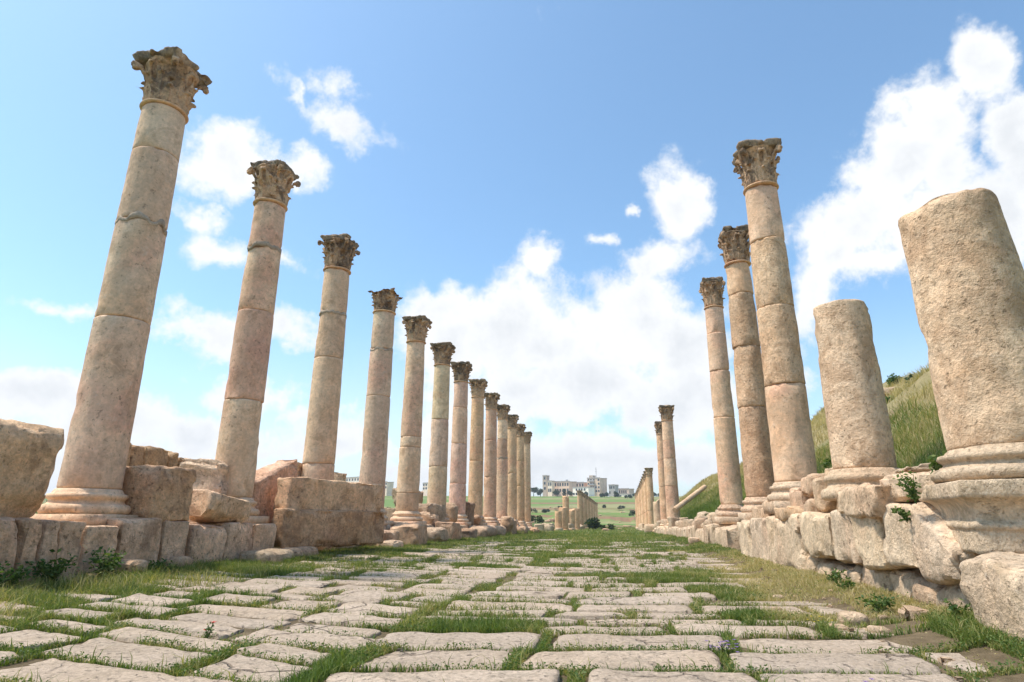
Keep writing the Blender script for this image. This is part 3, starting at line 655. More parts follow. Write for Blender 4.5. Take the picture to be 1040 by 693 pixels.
def sq_profile(steps, n=10, amp=.008, seed=0, ck=.03):
    """square moulded block from (half width, z) steps"""
    V = []; F = []; ring = []
    for s in range(4):
        for i in range(n):
            t = -1+2*i/n
            x, y = [(t, -1), (1, t), (-t, 1), (-1, -t)][s]; ring.append((x, y))
    m = len(ring)
    for (hw, z) in steps:
        for (x, y) in ring:
            k = 1-ck*(abs(x*y))**8; V.append((x*hw*k, y*hw*k, z))
    for j in range(len(steps)-1):
        for i in range(m): F.append((j*m+i, j*m+(i+1) % m, (j+1)*m+(i+1) % m, (j+1)*m+i))
    b = len(V); V += [(0, 0, steps[0][1]), (0, 0, steps[-1][1])]
    for i in range(m): F.append((b, (i+1) % m, i)); F.append((b+1, (len(steps)-1)*m+i, (len(steps)-1)*m+(i+1) % m))
    V = np.array(V, float); off = np.random.RandomState(seed).uniform(0, 90, 3)
    V += np.stack([fbm(V+off, 4, 4, q)*amp for q in (1, 2, 3)], -1)
    return mesh_from('plinth', V, F)
def dens_sq(steps, dz=.025):
    out = [steps[0]]
    for a_, b_ in zip(steps[:-1], steps[1:]):
        k = max(1, int(math.hypot(b_[0]-a_[0], b_[1]-a_[1])/dz))
        for q in range(1, k+1): out.append((a_[0]+(b_[0]-a_[0])*q/k, a_[1]+(b_[1]-a_[1])*q/k))
    return out
def remeshed(V, F, voxel, erode, seed, soft=2, cut=None):
    me = mesh_from('tmp', V, F); o = bpy.data.objects.new('tmp', me); COL.objects.link(o)
    md = o.modifiers.new('r', 'REMESH'); md.mode = 'VOXEL'; md.voxel_size = voxel
    dg = bpy.context.evaluated_depsgraph_get(); ev = o.evaluated_get(dg); m2 = bpy.data.meshes.new_from_object(ev)
    bpy.data.objects.remove(o)
    n = len(m2.vertices); P = np.empty(n*3); m2.vertices.foreach_get('co', P); P = P.reshape(-1, 3)
    N = np.empty(n*3); m2.vertex_normals.foreach_get('vector', N); N = N.reshape(-1, 3)
    off = np.random.RandomState(seed).uniform(0, 90, 3)
    E_ = np.array([e.vertices[:] for e in m2.edges]); dg_ = np.bincount(E_.ravel(), minlength=n)[:, None]
    def smooth_(Q):
        A_ = np.zeros_like(Q)
        for c_ in range(3): A_[:, c_] = np.bincount(E_[:, 0], Q[E_[:, 1], c_], n)+np.bincount(E_[:, 1], Q[E_[:, 0], c_], n)
        return A_/dg_
    d = fbm(P+off, 7, 3, 2)*erode*.8-np.clip(fbm(P+off+30, 5.5, 3, 4)-.05, 0, 1)*erode*4.5
    for q in range(soft): P = P*.4+smooth_(P)*.6
    P = P+N*d[:, None]
    for q in range(2): P = P*.5+smooth_(P)*.5
    if cut is not None:
        lim = cut+fbm(np.stack([P[:, 0], P[:, 1], 0*P[:, 0]], -1)+off, 3.5, 3, 8)*.16
        P[:, 2] = np.where(P[:, 2] > lim, lim+(P[:, 2]-lim)*.1, P[:, 2])
    m2.vertices.foreach_set('co', P.ravel()); m2.update()
    m2.polygons.foreach_set('use_smooth', [True]*len(m2.polygons))
    return m2
def capital_parts():
    mb = MB()
    V, F = lathe([(.265, 0), (.27, .02), (.262, .2), (.265, .4), (.30, .56), (.37, .66), (.40, .70), (.30, .70)], 40); mb.add(V, F)
    def leaf(ang, z0, z1, wid, out, r0):
        K = 16; rows = []
        for q in range(K+1):
            t = q/K
            if t < .72: s = t/.72; z = z0+(z1-z0)*s; r = r0+.012+out*.45*s**2.2
            else:
                s = (t-.72)/.28; th = math.pi*s*.95; z = z1+.042*math.sin(th)-.02*s; r = r0+.012+out*.45+out*.55*(1-math.cos(th))/2
            wd = wid*(.72+.38*math.sin(math.pi*min(1, t*1.08)))*(1 if t < .75 else 1-.55*(t-.75)/.25)
            wd *= .74+.26*abs(math.cos(t*math.pi*3.5))
            rows.append((r, z, wd))
        V = []; F = []; U = 7
        for s in (0, 1):
            for (r, z, wd) in rows:
                for u in range(U):
                    x = (u/(U-1)*2-1); rr = r-.030*abs(x)**1.5+(.012 if abs(x) < .1 else 0)+(.010*math.cos(x*9))-(.07 if s else 0)
                    a_ = ang+x*wd/2/max(rr, .1); V.append((rr*math.cos(a_), rr*math.sin(a_), z))
        L = (K+1)*U
        for s in (0, 1):
            for q in range(K):
                for u in range(U-1):
                    f = (s*L+q*U+u, s*L+q*U+u+1, s*L+(q+1)*U+u+1, s*L+(q+1)*U+u); F.append(f if not s else f[::-1])
        for q in range(K):
            F.append((q*U, (q+1)*U, L+(q+1)*U, L+q*U)); a_ = q*U+U-1; F.append((a_, L+a_, L+a_+U, a_+U))
        for u in range(U-1):
            F.append((u, L+u, L+u+1, u+1)); a_ = K*U+u; F.append((a_, a_+1, L+a_+1, L+a_))
        mb.add(V, F)
    for i in range(8): leaf(i*math.pi/4, .01, .25, .20, .105, .288)
    for i in range(8): leaf((i+.5)*math.pi/4, .02, .44, .19, .115, .288)
    def tube(pts, rad):
        V = []; F = []; n = 8
        pts = [np.array(p) for p in pts]
        for i, p in enumerate(pts):
            t = pts[min(i+1, len(pts)-1)]-pts[max(i-1, 0)]; t /= np.linalg.norm(t)+1e-9
            u = np.cross(t, (0.3, .5, .8)); u /= np.linalg.norm(u); v_ = np.cross(t, u)
            for k in range(n):
                a_ = 2*math.pi*k/n; V.append(p+(u*math.cos(a_)+v_*math.sin(a_))*rad)
        for i in range(len(pts)-1):
            for k in range(n): F.append((i*n+k, i*n+(k+1) % n, (i+1)*n+(k+1) % n, (i+1)*n+k))
        F.append(tuple(range(n))[::-1]); F.append(tuple((len(pts)-1)*n+k for k in range(n))); mb.add(V, F)
    for i in range(4):
        a_ = math.pi/4+i*math.pi/2; ca_, sa = math.cos(a_), math.sin(a_)
        pts = [(.31, .40), (.34, .50), (.40, .60), (.47, .655)]+[(.475+.055*math.sin(q*.75)*(1-q*.07), .605+.055*math.cos(q*.75)*(1-q*.07)) for q in range(9)]
        for off in (-.022, .022):
            tube([(r*ca_-off*sa, r*sa+off*ca_, z) for r, z in pts], .032)
        for sgn in (-1, 1):       # inner helices and stalks
            b_ = a_+sgn*math.radians(33)
            tube([(.31*math.cos(b_), .31*math.sin(b_), .38), (.345*math.cos(b_), .345*math.sin(b_), .52), (.40*math.cos(b_+sgn*.12), .40*math.sin(b_+sgn*.12), .61), (.41*math.cos(b_+sgn*.2), .41*math.sin(b_+sgn*.2), .57)], .034)
    ab = MB(); ring = []
    for s in range(4):
        a0 = s*math.pi/2
        for i in range(12):
            t = -1+2*i/12; y_ = t*.44; x_ = .435-.05*(1-t*t); y_ = t*.40
            if abs(t) > .7: x_ -= (abs(t)-.7)*.22
            ring.append((x_*math.cos(a0)-y_*math.sin(a0), x_*math.sin(a0)+y_*math.cos(a0)))
    prof = [(.88, .67), (.97, .69), (.98, .73), (1.05, .755), (1.07, .80), (1.0, .82)]
    V = [(x*k, y*k, z) for k, z in prof for x, y in ring]; m = len(ring)
    F = [(j*m+i, j*m+(i+1) % m, (j+1)*m+(i+1) % m, (j+1)*m+i) for j in range(len(prof)-1) for i in range(m)]
    F += [tuple(range(m))[::-1], tuple((len(prof)-1)*m+i for i in range(m))]; ab.add(V, F)
    for s in range(4):
        a_ = s*math.pi/2; V, F = lathe([(.01, -.05), (.06, -.045), (.075, 0), (.05, .04), (.01, .045)], 10)
        V = V+np.array([.40*math.cos(a_), .40*math.sin(a_), .75]); ab.add(V, F)
    return mb, ab
mbc, mba = capital_parts()
CAPS = []
for (er, aer, cut, sd) in ((.014, .030, None, 1), (.030, .05, None, 2), (.020, .045, None, 3), (.024, None, .60, 4), (.014, .035, None, 6)):
    cm = remeshed(mbc.V, mbc.F, .0105, er, sd, soft=5 if sd == 2 else 2, cut=cut); am = remeshed(mba.V, mba.F, .02, aer, sd+10) if aer else None
    cm.materials.append(M_cap)
    if am: am.materials.append(M_crust)
    CAPS.append((cm, am))
RFAR = [remeshed(mbc.V, mbc.F, .04, .015, 21), remeshed(mba.V, mba.F, .05, .02, 22)]; RFAR[0].materials.append(M_cap); RFAR[1].materials.append(M_crust)
def base_mesh(r, seed, h=.30):
    pr = [(r*1.36, 0), (r*1.42, .03), (r*1.43, .07), (r*1.36, .105), (r*1.22, .12), (r*1.17, .145), (r*1.17, .165), (r*1.23, .18), (r*1.27, .205), (r*1.24, .235), (r*1.12, .245), (r*1.09, .27), (r*1.02, .30)]
    pr = [(a_, b_*h/.30) for a_, b_ in dens_sq(pr, .02)]
    V, F = lathe(pr, 48); off = np.random.RandomState(seed).uniform(0, 90, 3)
    R = np.hypot(V[:, 0], V[:, 1]); N = np.stack([V[:, 0], V[:, 1], 0*R], -1)/np.maximum(R, 1e-6)[:, None]
    d = fbm(V+off, 4, 4, 2)*.012-np.clip(fbm(V+off, 2.2, 3, 5)-.15, 0, 1)*.14
    return mesh_from('column_base', V+N*d[:, None], F)
CAPH, ASTR = .81, .05
def column(x, y, z0, top, r, cuts, label, group, cap=0, capscale=1.0, tints=None, rough=(), near=True, plinth=.14, name='corinthian_column', basemat=None, seed=0, rz=0.0, bz=.30, mortar=()):
    """cuts: fractions of the shaft height where the drums meet"""
    root = empty(name, (x, y, z0), rz); tag(root, label, 'column', group)
    rg = random.Random(seed*7+3)
    z = 0.0
    if plinth:
        pl = sq_profile(dens_sq([(r*1.44, 0), (r*1.45, plinth*.5), (r*1.44, plinth)], .05), 8, .012, seed); link('plinth', pl, basemat or M_shaft, root, (0, 0, z), color=(1, .95, .92)); z += plinth+.002
    link('column_base', base_mesh(r, seed+5, bz), basemat or M_shaft, root, (0, 0, z), color=(1.0, .95, .92)); z += bz+.002
    H = top-z0; caph = CAPH*capscale; sh = H-z-caph-ASTR
    bounds = [0]+list(cuts)+[1.0]
    for i, (a_, b_) in enumerate(zip(bounds[:-1], bounds[1:])):
        rr = lambda t: r*(1-.145*t**1.5)
        ro = i in rough
        me = drum_mesh(rr(a_), rr(b_), (b_-a_)*sh-.004, seed*31+i, .016 if ro else .006, .05 if ro else .03, 44 if near else 24, vres=.11 if near else .3)
        t_ = (tints[i] if tints and i < len(tints) else (rg.uniform(.92, 1.06), rg.uniform(.88, 1.0), rg.uniform(.86, .98)))
        link('drum', me, M_rough if ro else M_shaft, root, (0, 0, z+a_*sh), (0, 0, rg.uniform(0, 6)), t_)
    for ci in mortar:
        t0 = bounds[ci]; rr = r*(1-.145*t0**1.5)+.004; n_ = 48; V = []; F = []
        q_ = fbm(np.stack([np.cos(np.arange(n_)*2*np.pi/n_)*2, np.sin(np.arange(n_)*2*np.pi/n_)*2, np.full(n_, seed*3.7)], -1), 1.3, 4, 3)
        for (dz_, dr, w_) in ((-.045, -.02, .10), (-.035, 0, .10), (.03, .002, .16), (.045, -.02, .16)):
            for i_ in range(n_):
                a_ = 2*math.pi*i_/n_; V.append(((rr+dr)*math.cos(a_), (rr+dr)*math.sin(a_), dz_+q_[i_]*w_))
        for j_ in range(3):
            for i_ in range(n_): F.append((j_*n_+i_, j_*n_+(i_+1) % n_, (j_+1)*n_+(i_+1) % n_, (j_+1)*n_+i_))
        link('mortar_joint', mesh_from('mortar_joint', V, F), M_mortar, root, (0, 0, z+t0*sh))
    z += sh
    rt = r*.855
    V, F = lathe([(rt*.9, 0), (rt*1.06, .003), (rt*1.12, .02), (rt*1.10, .038), (rt*1.0, .048), (rt*.8, .05)], 40 if near else 20)
    link('astragal', mesh_from('astragal', V, F), M_shaft, root, (0, 0, z), color=(.95, .85, .75)); z += ASTR
    s = capscale; sx = rt/.30*1.0
    cm, am = CAPS[cap] if near else RFAR
    ct = rg.uniform(.85, 1.1)
    c = link('capital', cm, None, root, (0, 0, z), (0, 0, rg.choice([0, 1, 2, 3])*math.pi/2), (ct, ct*.97, ct*.93), (sx, sx, s))
    if am: link('abacus', am, None, c, (0, 0, 0), color=(ct, ct, ct), scale=(.86, .86, 1) if near and cap == 1 else None)
    return root
ordn = ['nearest', 'second', 'third', 'fourth', 'fifth', 'sixth', 'seventh', 'eighth', 'ninth', 'tenth', 'eleventh', 'twelfth', 'thirteenth and farthest']
Lspec = [ # y, r, top, base z, cuts, cap, tints, rough, extra words
 (6.82, .345, 7.40, .56, (.40, .66, .865), 0, [(1, .95, .95), (1, .96, .93), (.92, .86, .84), (1, .97, .95)], (), "whole Corinthian column with a jagged cemented joint, nearest of the left row"),
 (9.75, .34, 7.42, .56, (.30, .60, .83), 1, [(1.0, .98, .95), (.93, .80, .80), (1.02, .95, .9), (1, .93, .9)], (), "column with a pink middle drum and a worn round capital, second of the left row"),
 (12.75, .35, 7.28, .50, (.16, .60, .80), 1, [(.98, .92, .9), (1, .94, .88), (.9, .84, .8), (1, .92, .86)], (), "column with a worn dark capital rising behind the two long stacked beams"),
 (15.85, .355, 7.22, .48, (.55, .80), 3, None, (), "column whose capital is broken off at half height, fourth of the left row"),
 (18.75, .355, 7.20, .46, (.10, .36, .42), 0, [(.72, .66, .62), None, None, None], (), "column with a dark bottom drum and a hole high up, fifth of the left row"),
 (21.9, .35, 7.18, .44, (.30, .62), 4, None, (), "pale column sixth from the near end of the left row, with a crisp capital"),
 (24.8, .35, 7.16, .42, (.22, .52, .8), 2, None, (), "pale column seventh from the near end of the left row, with a ragged crown"),
 (28.0, .345, 7.12, .38, (.45,), 0, [(1, .88, .76), (1, .88, .74)], (), "honey coloured column eighth from the near end of the left row"),
 (31.2, .34, 7.10, .34, (.36, .7), 4, [(.98, .84, .8)]*3, (), "pinkish column ninth from the near end of the left row"),
 (34.4, .34, 7.05, .28, (.6, .8), 2, [(1, .9, .85), (.85, .72, .68), (1.15, 1.1, 1.05)], (), "column with a white top drum over a reddish one, tenth of the left row"),
 (37.6, .335, 7.0, .22, (.5,), 0, [(1, .88, .76)]*2, (), "slim honey coloured column eleventh from the near end of the left row"),
 (40.7, .335, 6.9, .15, (.4, .7), 1, [(1, .86, .72)]*3, (), "slim orange tinted column twelfth from the near end of the left row"),
 (43.6, .335, 6.75, .08, (.5,), 4, [(1.02, .9, .78), (1.02, .92, .82)], (), "farthest column of the left row, standing clear against the field")]
for i, (y, r, top, z0, cuts, cap, tints, rough, lab) in enumerate(Lspec):
    if tints: tints = [t_ or (1, .95, .9) for t_ in tints]
    column(-6.6, y, z0, top, r, cuts, lab, 'columns of the left row', cap, 1.0 if cap != 3 else .95, tints, rough, True, .14, seed=i+1, mortar={0: (2,), 1: (3,), 2: (3,), 3: (2,), 9: (1,)}.get(i, ()))
Rspec = [
 (2.78, 10.6, .325, 7.40, .80, (.30, .56, .80), 0, [(.98, .9, .84), (1, .92, .84), (.95, .88, .8), (1.02, .94, .9)], (1, 2), "tallest looking right column, with an orange patch below its capital", M_yellow),
 (2.80, 13.3, .305, 7.05, .66, (.36, .62, .86), 1, [(.86, .76, .7), (.9, .8, .72), (.85, .77, .7), (.95, .86, .78)], (0, 1, 2), "dark rough column between two smoother ones in the right row", M_pale),
 (2.80, 16.9, .285, 7.28, .60, (.42, .66, .86), 1, [(1, .93, .87), (.97, .9, .84), (1, .92, .88), (.97, .86, .84)], (), "slim smooth column leftmost of the three near tall right columns", M_pale)]
for i, (x, y, r, top, z0, cuts, cap, tints, rough, lab, bm) in enumerate(Rspec):
    column(x, y, z0, top, r, cuts, lab, 'tall columns of the right row', cap, 1.0, tints, rough, True, .18, seed=40+i, basemat=bm)
column(2.75, 35.3, .12, 6.95, .36, (.35, .62, .8), "nearer of the paired columns standing apart in the right row", 'paired right columns', 2, 1.0, [(1, .9, .84)]*4, (), True, .14, seed=51)
column(2.75, 41.5, .05, 7.0, .33, (.4, .7), "slimmer column half hidden behind its nearer twin in the right row", 'paired right columns', 1, 1.0, [(1, .86, .76)]*3, (), True, .14, seed=52)
# far right and far left rows
for k in range(16):
    y = 62+k*3.7; zt = float(base_z(y))
    column(2.78, y, zt-.05, zt+6.05, .36, (.33, .7), "nearest and clearest column of the far cluster on the right" if k == 0 else "honey coloured column in the receding far cluster on the right, overlapped by those before it",
           'far columns of the right row' if k else 'nearest of the far right columns', 0, .9, [((1, .84, .70), (.82, .66, .53), (1.08, .93, .8))[k % 3]]*3, (), False, .14, seed=60+k)
for k in range(19):
    y = 100+k*3.8; zt = float(base_z(y))
    column(-6.6, y, zt-.05, zt+5.95, .36, (.5,), "nearest column of the far cluster on the left" if k == 0 else "column in the receding far cluster on the left, overlapped by those before it",
           'far columns of the left row' if k else 'nearest of the far left columns', 1, .85, [((1, .86, .72), (.8, .66, .54), (1.08, .95, .82))[k % 3]]*2, (), False, .14, seed=90+k)
def stump(x, y, z0, top, r, label, mat, seed, name='broken_column', group=None, tint=(1, .95, .88), n=24):
    root = empty(name, (x, y, z0)); tag(root, label, 'broken column', group)
    link('column_base', base_mesh(r, seed, .25), mat, root, color=tint)
    link('drum', drum_mesh(r, r*.95, top-z0-.252, seed, .012, .05, n, broken=.22, vres=.2), mat, root, (0, 0, .252), color=tint); return root
for (px, yt, Y, r, lab, g) in ((567, 519, 71, .42, "short broken column stub at the left of the far left cluster", None), (574.5, 504, 76, .42, "tall broken column stub with a worn top in the far left cluster", None),
                         (572, 516, 73, .55, "thick lumpy broken shaft in the far left cluster", None), (580, 518, 82, .5, "third low shaft of the far left cluster, standing before the taller ones", None), (585, 517, 86, .5, "fourth low shaft of the far left cluster, right of the third", None)):
    P = at_y(px, yt, Y); zt = gz(P[0], Y)-.05
    stump(P[0], Y, zt, P[2], r, lab, M_rough, int(px), tint=(1, .82, .68))
for (px, yt, Y, r, lab) in ((667.5, 509, 50, .35, "low broken shaft in the grass left of the paired columns"), (672.5, 497, 46, .16, "thin pale post of stone left of the paired columns")):
    P = at_y(px, yt, Y); zt = gz(P[0], Y)-.05
    stump(P[0], Y, zt, P[2], r, lab, M_shaft, int(px))
# fallen shaft leaning on the bank
A_ = at_y(685, 518, 31.0); B_ = at_y(716, 494.5, 34.5); D_ = Vector(B_-A_)
me = drum_mesh(.125, .12, D_.length, 77, .01, .05, 32, vres=.2)
o = link('fallen_column', me, M_shaft, None, A_, color=(.85, .8, .74)); o.rotation_euler = D_.to_track_quat('Z', 'Y').to_euler()
tag(o, "smooth fallen column shaft leaning up the grassy bank on the right", 'fallen column')

# near broken columns on the right
root = empty('broken_column', (2.78, 7.72, .92)); tag(root, "shorter of the two thick broken columns on the right, with a level top", 'broken column')
link('column_base', base_mesh(.345, 301, .34), M_pale, root, (0, 0, 0.0), color=(1, .95, .88))
link('drum', drum_mesh(.325, .315, 1.98, 302, .012, .035, 56, broken=.05, vres=.06), M_rough, root, (0, 0, .342), color=(1.03, .99, .95))
root = empty('broken_column', (2.77, 4.92, .49)); tag(root, "thick pitted broken column on a moulded square pedestal at the right edge", 'broken column')
st = [(.475, 0), (.48, .02), (.475, .13), (.485, .135), (.49, .15), (.485, .165), (.455, .18), (.452, .20), (.46, .25), (.485, .285), (.52, .305), (.535, .31), (.54, .33), (.54, .40), (.53, .41), (.40, .415)]
link('pedestal', sq_profile(dens_sq(st, .018), 24, .010, 303, .01), M_yellow, root, color=(1, .98, .95), rot=(0, 0, -.16), scale=(.96, .96, 1.13))
pb_ = base_mesh(.365, 304, .235); link('column_base', pb_, M_yellow, root, (0, 0, .472), color=(1.02, .98, .94))
link('drum', drum_mesh(.38, .335, 1.92, 305, .014, .03, 72, broken=.07, vres=.045), M_rough, root, (-.01, 0, .709), (0, math.radians(-2.6), 0), (1.03, .99, .94))

# ------------------------------------------------------------------ far buildings
def house(name, x0, x1, yt, yb, Y, depth, label, tint, rows=0, cols=0, extra=None, cat='building', balcony=False):
    a_ = at_y(x0, yb, Y); b_ = at_y(x1, yt, Y)
    gx_ = (a_[0]+b_[0])/2; zb = min(gz(gx_, Y), gz(gx_, Y+depth), a_[2])-.4; wdt = b_[0]-a_[0]; depth = min(depth, wdt*.7); wdt = (wdt-depth*.48)/.877; h = b_[2]-zb; vis0 = a_[2]-zb
    root = empty(name, (gx_-depth*.24, Y, zb), -.5); tag(root, label, cat)
    tint = tuple(q*1.5 for q in tint); m = MB(); m.box(-wdt/2, wdt/2, 0, depth, 0, h); link('wall', m.mesh('wall'), M_render, root, color=tint)
    m = MB(); m.box(-wdt/2-.25, wdt/2+.25, -.25, depth+.25, h+.003, h+.25); m.box(-wdt/2-.1, wdt/2+.1, -.1, .1, h+.253, h+.7); m.box(-wdt/2-.1, wdt/2+.1, depth-.1, depth+.1, h+.253, h+.7); link('roof', m.mesh('roof'), M_conc, root, color=(1.1, 1.05, 1))
    if rows:
        fh = (h-vis0)/rows; cw = wdt/cols
        for r_ in range(rows):
            for c_ in range(cols):
                if rc.random() < .12: continue
                cx = -wdt/2+(c_+.5)*cw+rc.uniform(-.2, .2); z = vis0+r_*fh+fh*.3; ww = min(1.6, cw*.55); hh = fh*.5
                f = MB(); f.box(cx-ww/2-.12, cx+ww/2+.12, -.10, -.003, z-.12, z); f.box(cx-ww/2-.12, cx+ww/2+.12, -.10, -.003, z+hh, z+hh+.12); f.box(cx-ww/2-.12, cx-ww/2, -.10, -.003, z+.002, z+hh-.002); f.box(cx+ww/2, cx+ww/2+.12, -.10, -.003, z+.002, z+hh-.002)
                fo = link('window', f.mesh('window'), M_conc, root)
                g = MB(); g.box(cx-ww/2+.002, cx+ww/2-.002, -.05, -.004, z+.002, z+hh-.002); link('pane', g.mesh('pane'), M_glass, fo)
            if balcony:
                g = MB(); z = vis0+r_*fh+fh*.12; g.box(-wdt*.32, wdt*.12, -1.5, -.003, z, z+.2); g.box(-wdt*.32, wdt*.12, -1.5, -1.4, z+.2, z+1.0); link('balcony', g.mesh('balcony'), M_conc, root)
    if extra: extra(root, wdt, h, depth)
    return root
def mast(root, wdt, h, depth):
    m = MB(); x = .5; m.box(x-.12, x+.12, 3, 3.24, h, h+8); m.box(x-.9, x+.9, 3.05, 3.2, h+5, h+5.15); m.box(x-.6, x+.6, 3.05, 3.2, h+6.6, h+6.75); link('antenna', m.mesh('antenna'), M_metal, root)
    m = MB(); m.box(-wdt*.45, -wdt*.15, 2, 6, h+.255, h+2.4); link('stair_head', m.mesh('stair_head'), M_render, root, color=(.95, .86, .78))
def tank(root, wdt, h, depth):
    V, F = lathe([(.7, 0), (.75, .1), (.75, 1.3), (.5, 1.5)], 16); link('water_tank', mesh_from('tank', V, F), M_metal, root, (wdt*.2, 3, h+.26))
house('tower', 551, 557.6, 483.5, 499, 455, 6, "slim grey brown square tower at the left end of the hilltop buildings", (.62, .56, .52), 3, 1, cat='tower')
house('house', 556, 563, 489, 501.5, 448, 9, "cream house with a dark window beside the slim tower", (1.1, 1.0, .88), 2, 2)
house('house', 562.5, 585, 489.5, 501.5, 450, 10, "long pinkish house between the slim tower and the tall block", (1.0, .80, .70), 2, 6, tank)
house('house', 585, 597, 490.5, 501, 462, 8, "small rose coloured house squeezed between the pink house and the tall block", (.9, .72, .66), 2, 3)
house('house', 581.5, 603.5, 495.5, 504, 436, 8, "low white house in front of the tall apartment block", (1.35, 1.35, 1.35), 2, 6)
house('apartment_block', 596.5, 616, 486, 501, 456, 14, "tall pinkish apartment block with balconies and a roof mast", (.95, .80, .70), 4, 5, mast, balcony=True)
house('house', 618.5, 628, 493, 503, 452, 9, "grey blue flat roofed house right of the apartment block", (.55, .58, .62), 2, 3)
house('house', 628.5, 644, 497, 503, 462, 10, "long low pinkish house right of the grey blue one", (.9, .78, .7), 1, 5)
house('house', 629, 642, 502.5, 506, 425, 6, "low white walled house below the long pinkish one", (1.3, 1.3, 1.28), 1, 3)
house('house', 648, 662, 497.5, 504, 470, 10, "pale house glimpsed behind the far right columns", (1.1, 1.05, 1), 2, 4)
house('house', 338, 379, 485.5, 494, 470, 12, "pale flat roofed building seen between the third and fourth left columns", (1.1, 1.05, 1.02), 2, 9)
house('house', 386, 398, 490, 497, 440, 8, "small pale house seen between the fourth and fifth left columns", (1.1, .95, .85), 2, 3)
house('house', 428, 446, 491, 498, 470, 9, "pale house glimpsed between the fifth and sixth left columns", (1.1, 1.0, .92), 2, 4)

# ------------------------------------------------------------------ foliage
def leaves(points, size, rg, tint_lo=0.0, tint_hi=1.0, flat=.4):
    n = len(points); d = rg.normal(size=(n, 3)); d[:, 2] *= flat; d /= np.linalg.norm(d, axis=1, keepdims=True)
    u = np.cross(d, rg.normal(size=(n, 3))); u /= np.linalg.norm(u, axis=1, keepdims=True)
    s = size*rg.uniform(.6, 1.3, (n, 1))
    p = points
    q = np.stack([p, p+d*s*.5+u*s*.28, p+d*s, p+d*s*.5-u*s*.28], 1).reshape(-1, 3)
    F = np.arange(n*4).reshape(n, 4); t = np.repeat(rg.uniform(tint_lo, tint_hi, n), 4)
    return q, F, t
def soup(name, parts, mat):
    Vs = []; Fs = []; T = []; b = 0
    loops = []; starts = []; tot = 0
    for (V, F, t) in parts:
        Vs.append(V); T.append(t)
        k = F.shape[1]; loops.append((F+b).ravel()); starts.append(tot+np.arange(len(F))*k); tot += F.size; b += len(V)
    V = np.concatenate(Vs); L = np.concatenate(loops).astype(np.int32); St = np.concatenate(starts).astype(np.int32); T = np.concatenate(T)
    me = bpy.data.meshes.new(name); me.vertices.add(len(V)); me.vertices.foreach_set('co', V.ravel().astype(np.float32))
    me.loops.add(len(L)); me.loops.foreach_set('vertex_index', L); me.polygons.add(len(St)); me.polygons.foreach_set('loop_start', St)
    me.update(calc_edges=True); me.validate()
    a_ = me.attributes.new('tint', 'FLOAT', 'POINT'); a_.data.foreach_set('value', T.astype(np.float32))
    me.materials.append(mat); return me
def bush(px0, px1, yt, Y, label, seed, name='tree'):
    rg = np.random.RandomState(seed); a_ = at_y(px0, yt, Y); b_ = at_y(px1, yt, Y); cx = (a_[0]+b_[0])/2; zb = gz(cx, Y); w_ = (b_[0]-a_[0])/2; h = max(2.0, a_[2]-zb)
    root = empty(name, (cx, Y, zb-.1)); tag(root, label, 'tree', 'trees around the hilltop buildings')
    pts = []; k = max(4, int(w_*1.5))
    for i in range(k):
        c = np.array([rg.uniform(-w_*.75, w_*.75), rg.uniform(-1.5, 1.5), h*rg.uniform(.35, .75)]); r = h*rg.uniform(.2, .32)
        d = rg.normal(size=(220, 3)); d /= np.linalg.norm(d, axis=1, keepdims=True); pts.append(c+d*r*rg.uniform(.6, 1.05, (220, 1)))
    P = np.concatenate(pts); P = P[P[:, 2] > .2]
    link('crown', soup('crown', [leaves(P, .75, rg)], M_tree), None, root)
    V, F = lathe([(.3, -.3), (.2, h*.3), (.14, h*.6)], 8); link('trunk', mesh_from('trunk', V, F), M_bark, root)
for i, (a_, b_, yt, Y, lab) in enumerate(((538, 546, 494, 430, "dark rounded tree left of the slim tower"), (545, 553, 496, 425, "dark low tree at the foot of the slim tower"), (571, 581, 496, 420, "dark tree in front of the long pinkish house"), (563, 569, 497.5, 425, "small dark tree before the cream house"),
        (607, 620, 499.5, 415, "wide green tree below the apartment block"), (619, 629, 499, 418, "dark tree below the grey blue house"), (631, 643, 502.5, 405, "spreading dark tree below the low pinkish house"), (590, 597, 499.5, 425, "small tree beside the low white house"), (643, 652, 500, 420, "dark tree left of the far right columns"),
        (346, 356, 491, 430, "low tree before the pale building between the third and fourth left columns"), (400, 410, 493, 425, "low tree behind the fifth left column"), (662, 672, 500, 430, "dark tree between the far right columns and the paired ones"))):
    bush(a_, b_, yt, Y, lab, 500+i)

def field_bush(x, y, w_, h, label, group, seed, mat=None):
    r = np.random.RandomState(seed); root = empty('shrub', (x, y, gz(x, y)-.05)); tag(root, label, 'shrub', group)
    k = 6; pts = []
    for i in range(k):
        c = np.array([r.uniform(-w_*.6, w_*.6), r.uniform(-w_*.4, w_*.4), h*r.uniform(.3, .7)]); d = r.normal(size=(90, 3)); d /= np.linalg.norm(d, axis=1, keepdims=True); pts.append(c+d*h*.33*r.uniform(.6, 1.05, (90, 1)))
    P = np.concatenate(pts); P[:, 2] = np.maximum(P[:, 2], .02)
    link('crown', soup('crown', [leaves(P, h*.22, r)], mat or M_tree), None, root)
    V, F = lathe([(.06*h, -.1), (.03*h, h*.5)], 6); link('stem', mesh_from('stem', V, F), M_bark, root)
for k in range(34):
    y = rc.uniform(75, 330); x = rc.uniform(-60, 12)*(.35+y/260)
    if y < 185 and (1.2 < x < 5 or -8 < x < -5.3 or x > 4): x = rc.uniform(-5, 1)*(1 if y > 60 else 0)-14*(rc.random() < .6)
    field_bush(x, y, rc.uniform(.8, 2.2), rc.uniform(.7, 1.8), "low dark shrub growing in the open field beyond the columns", 'shrubs in the far field', 700+k)
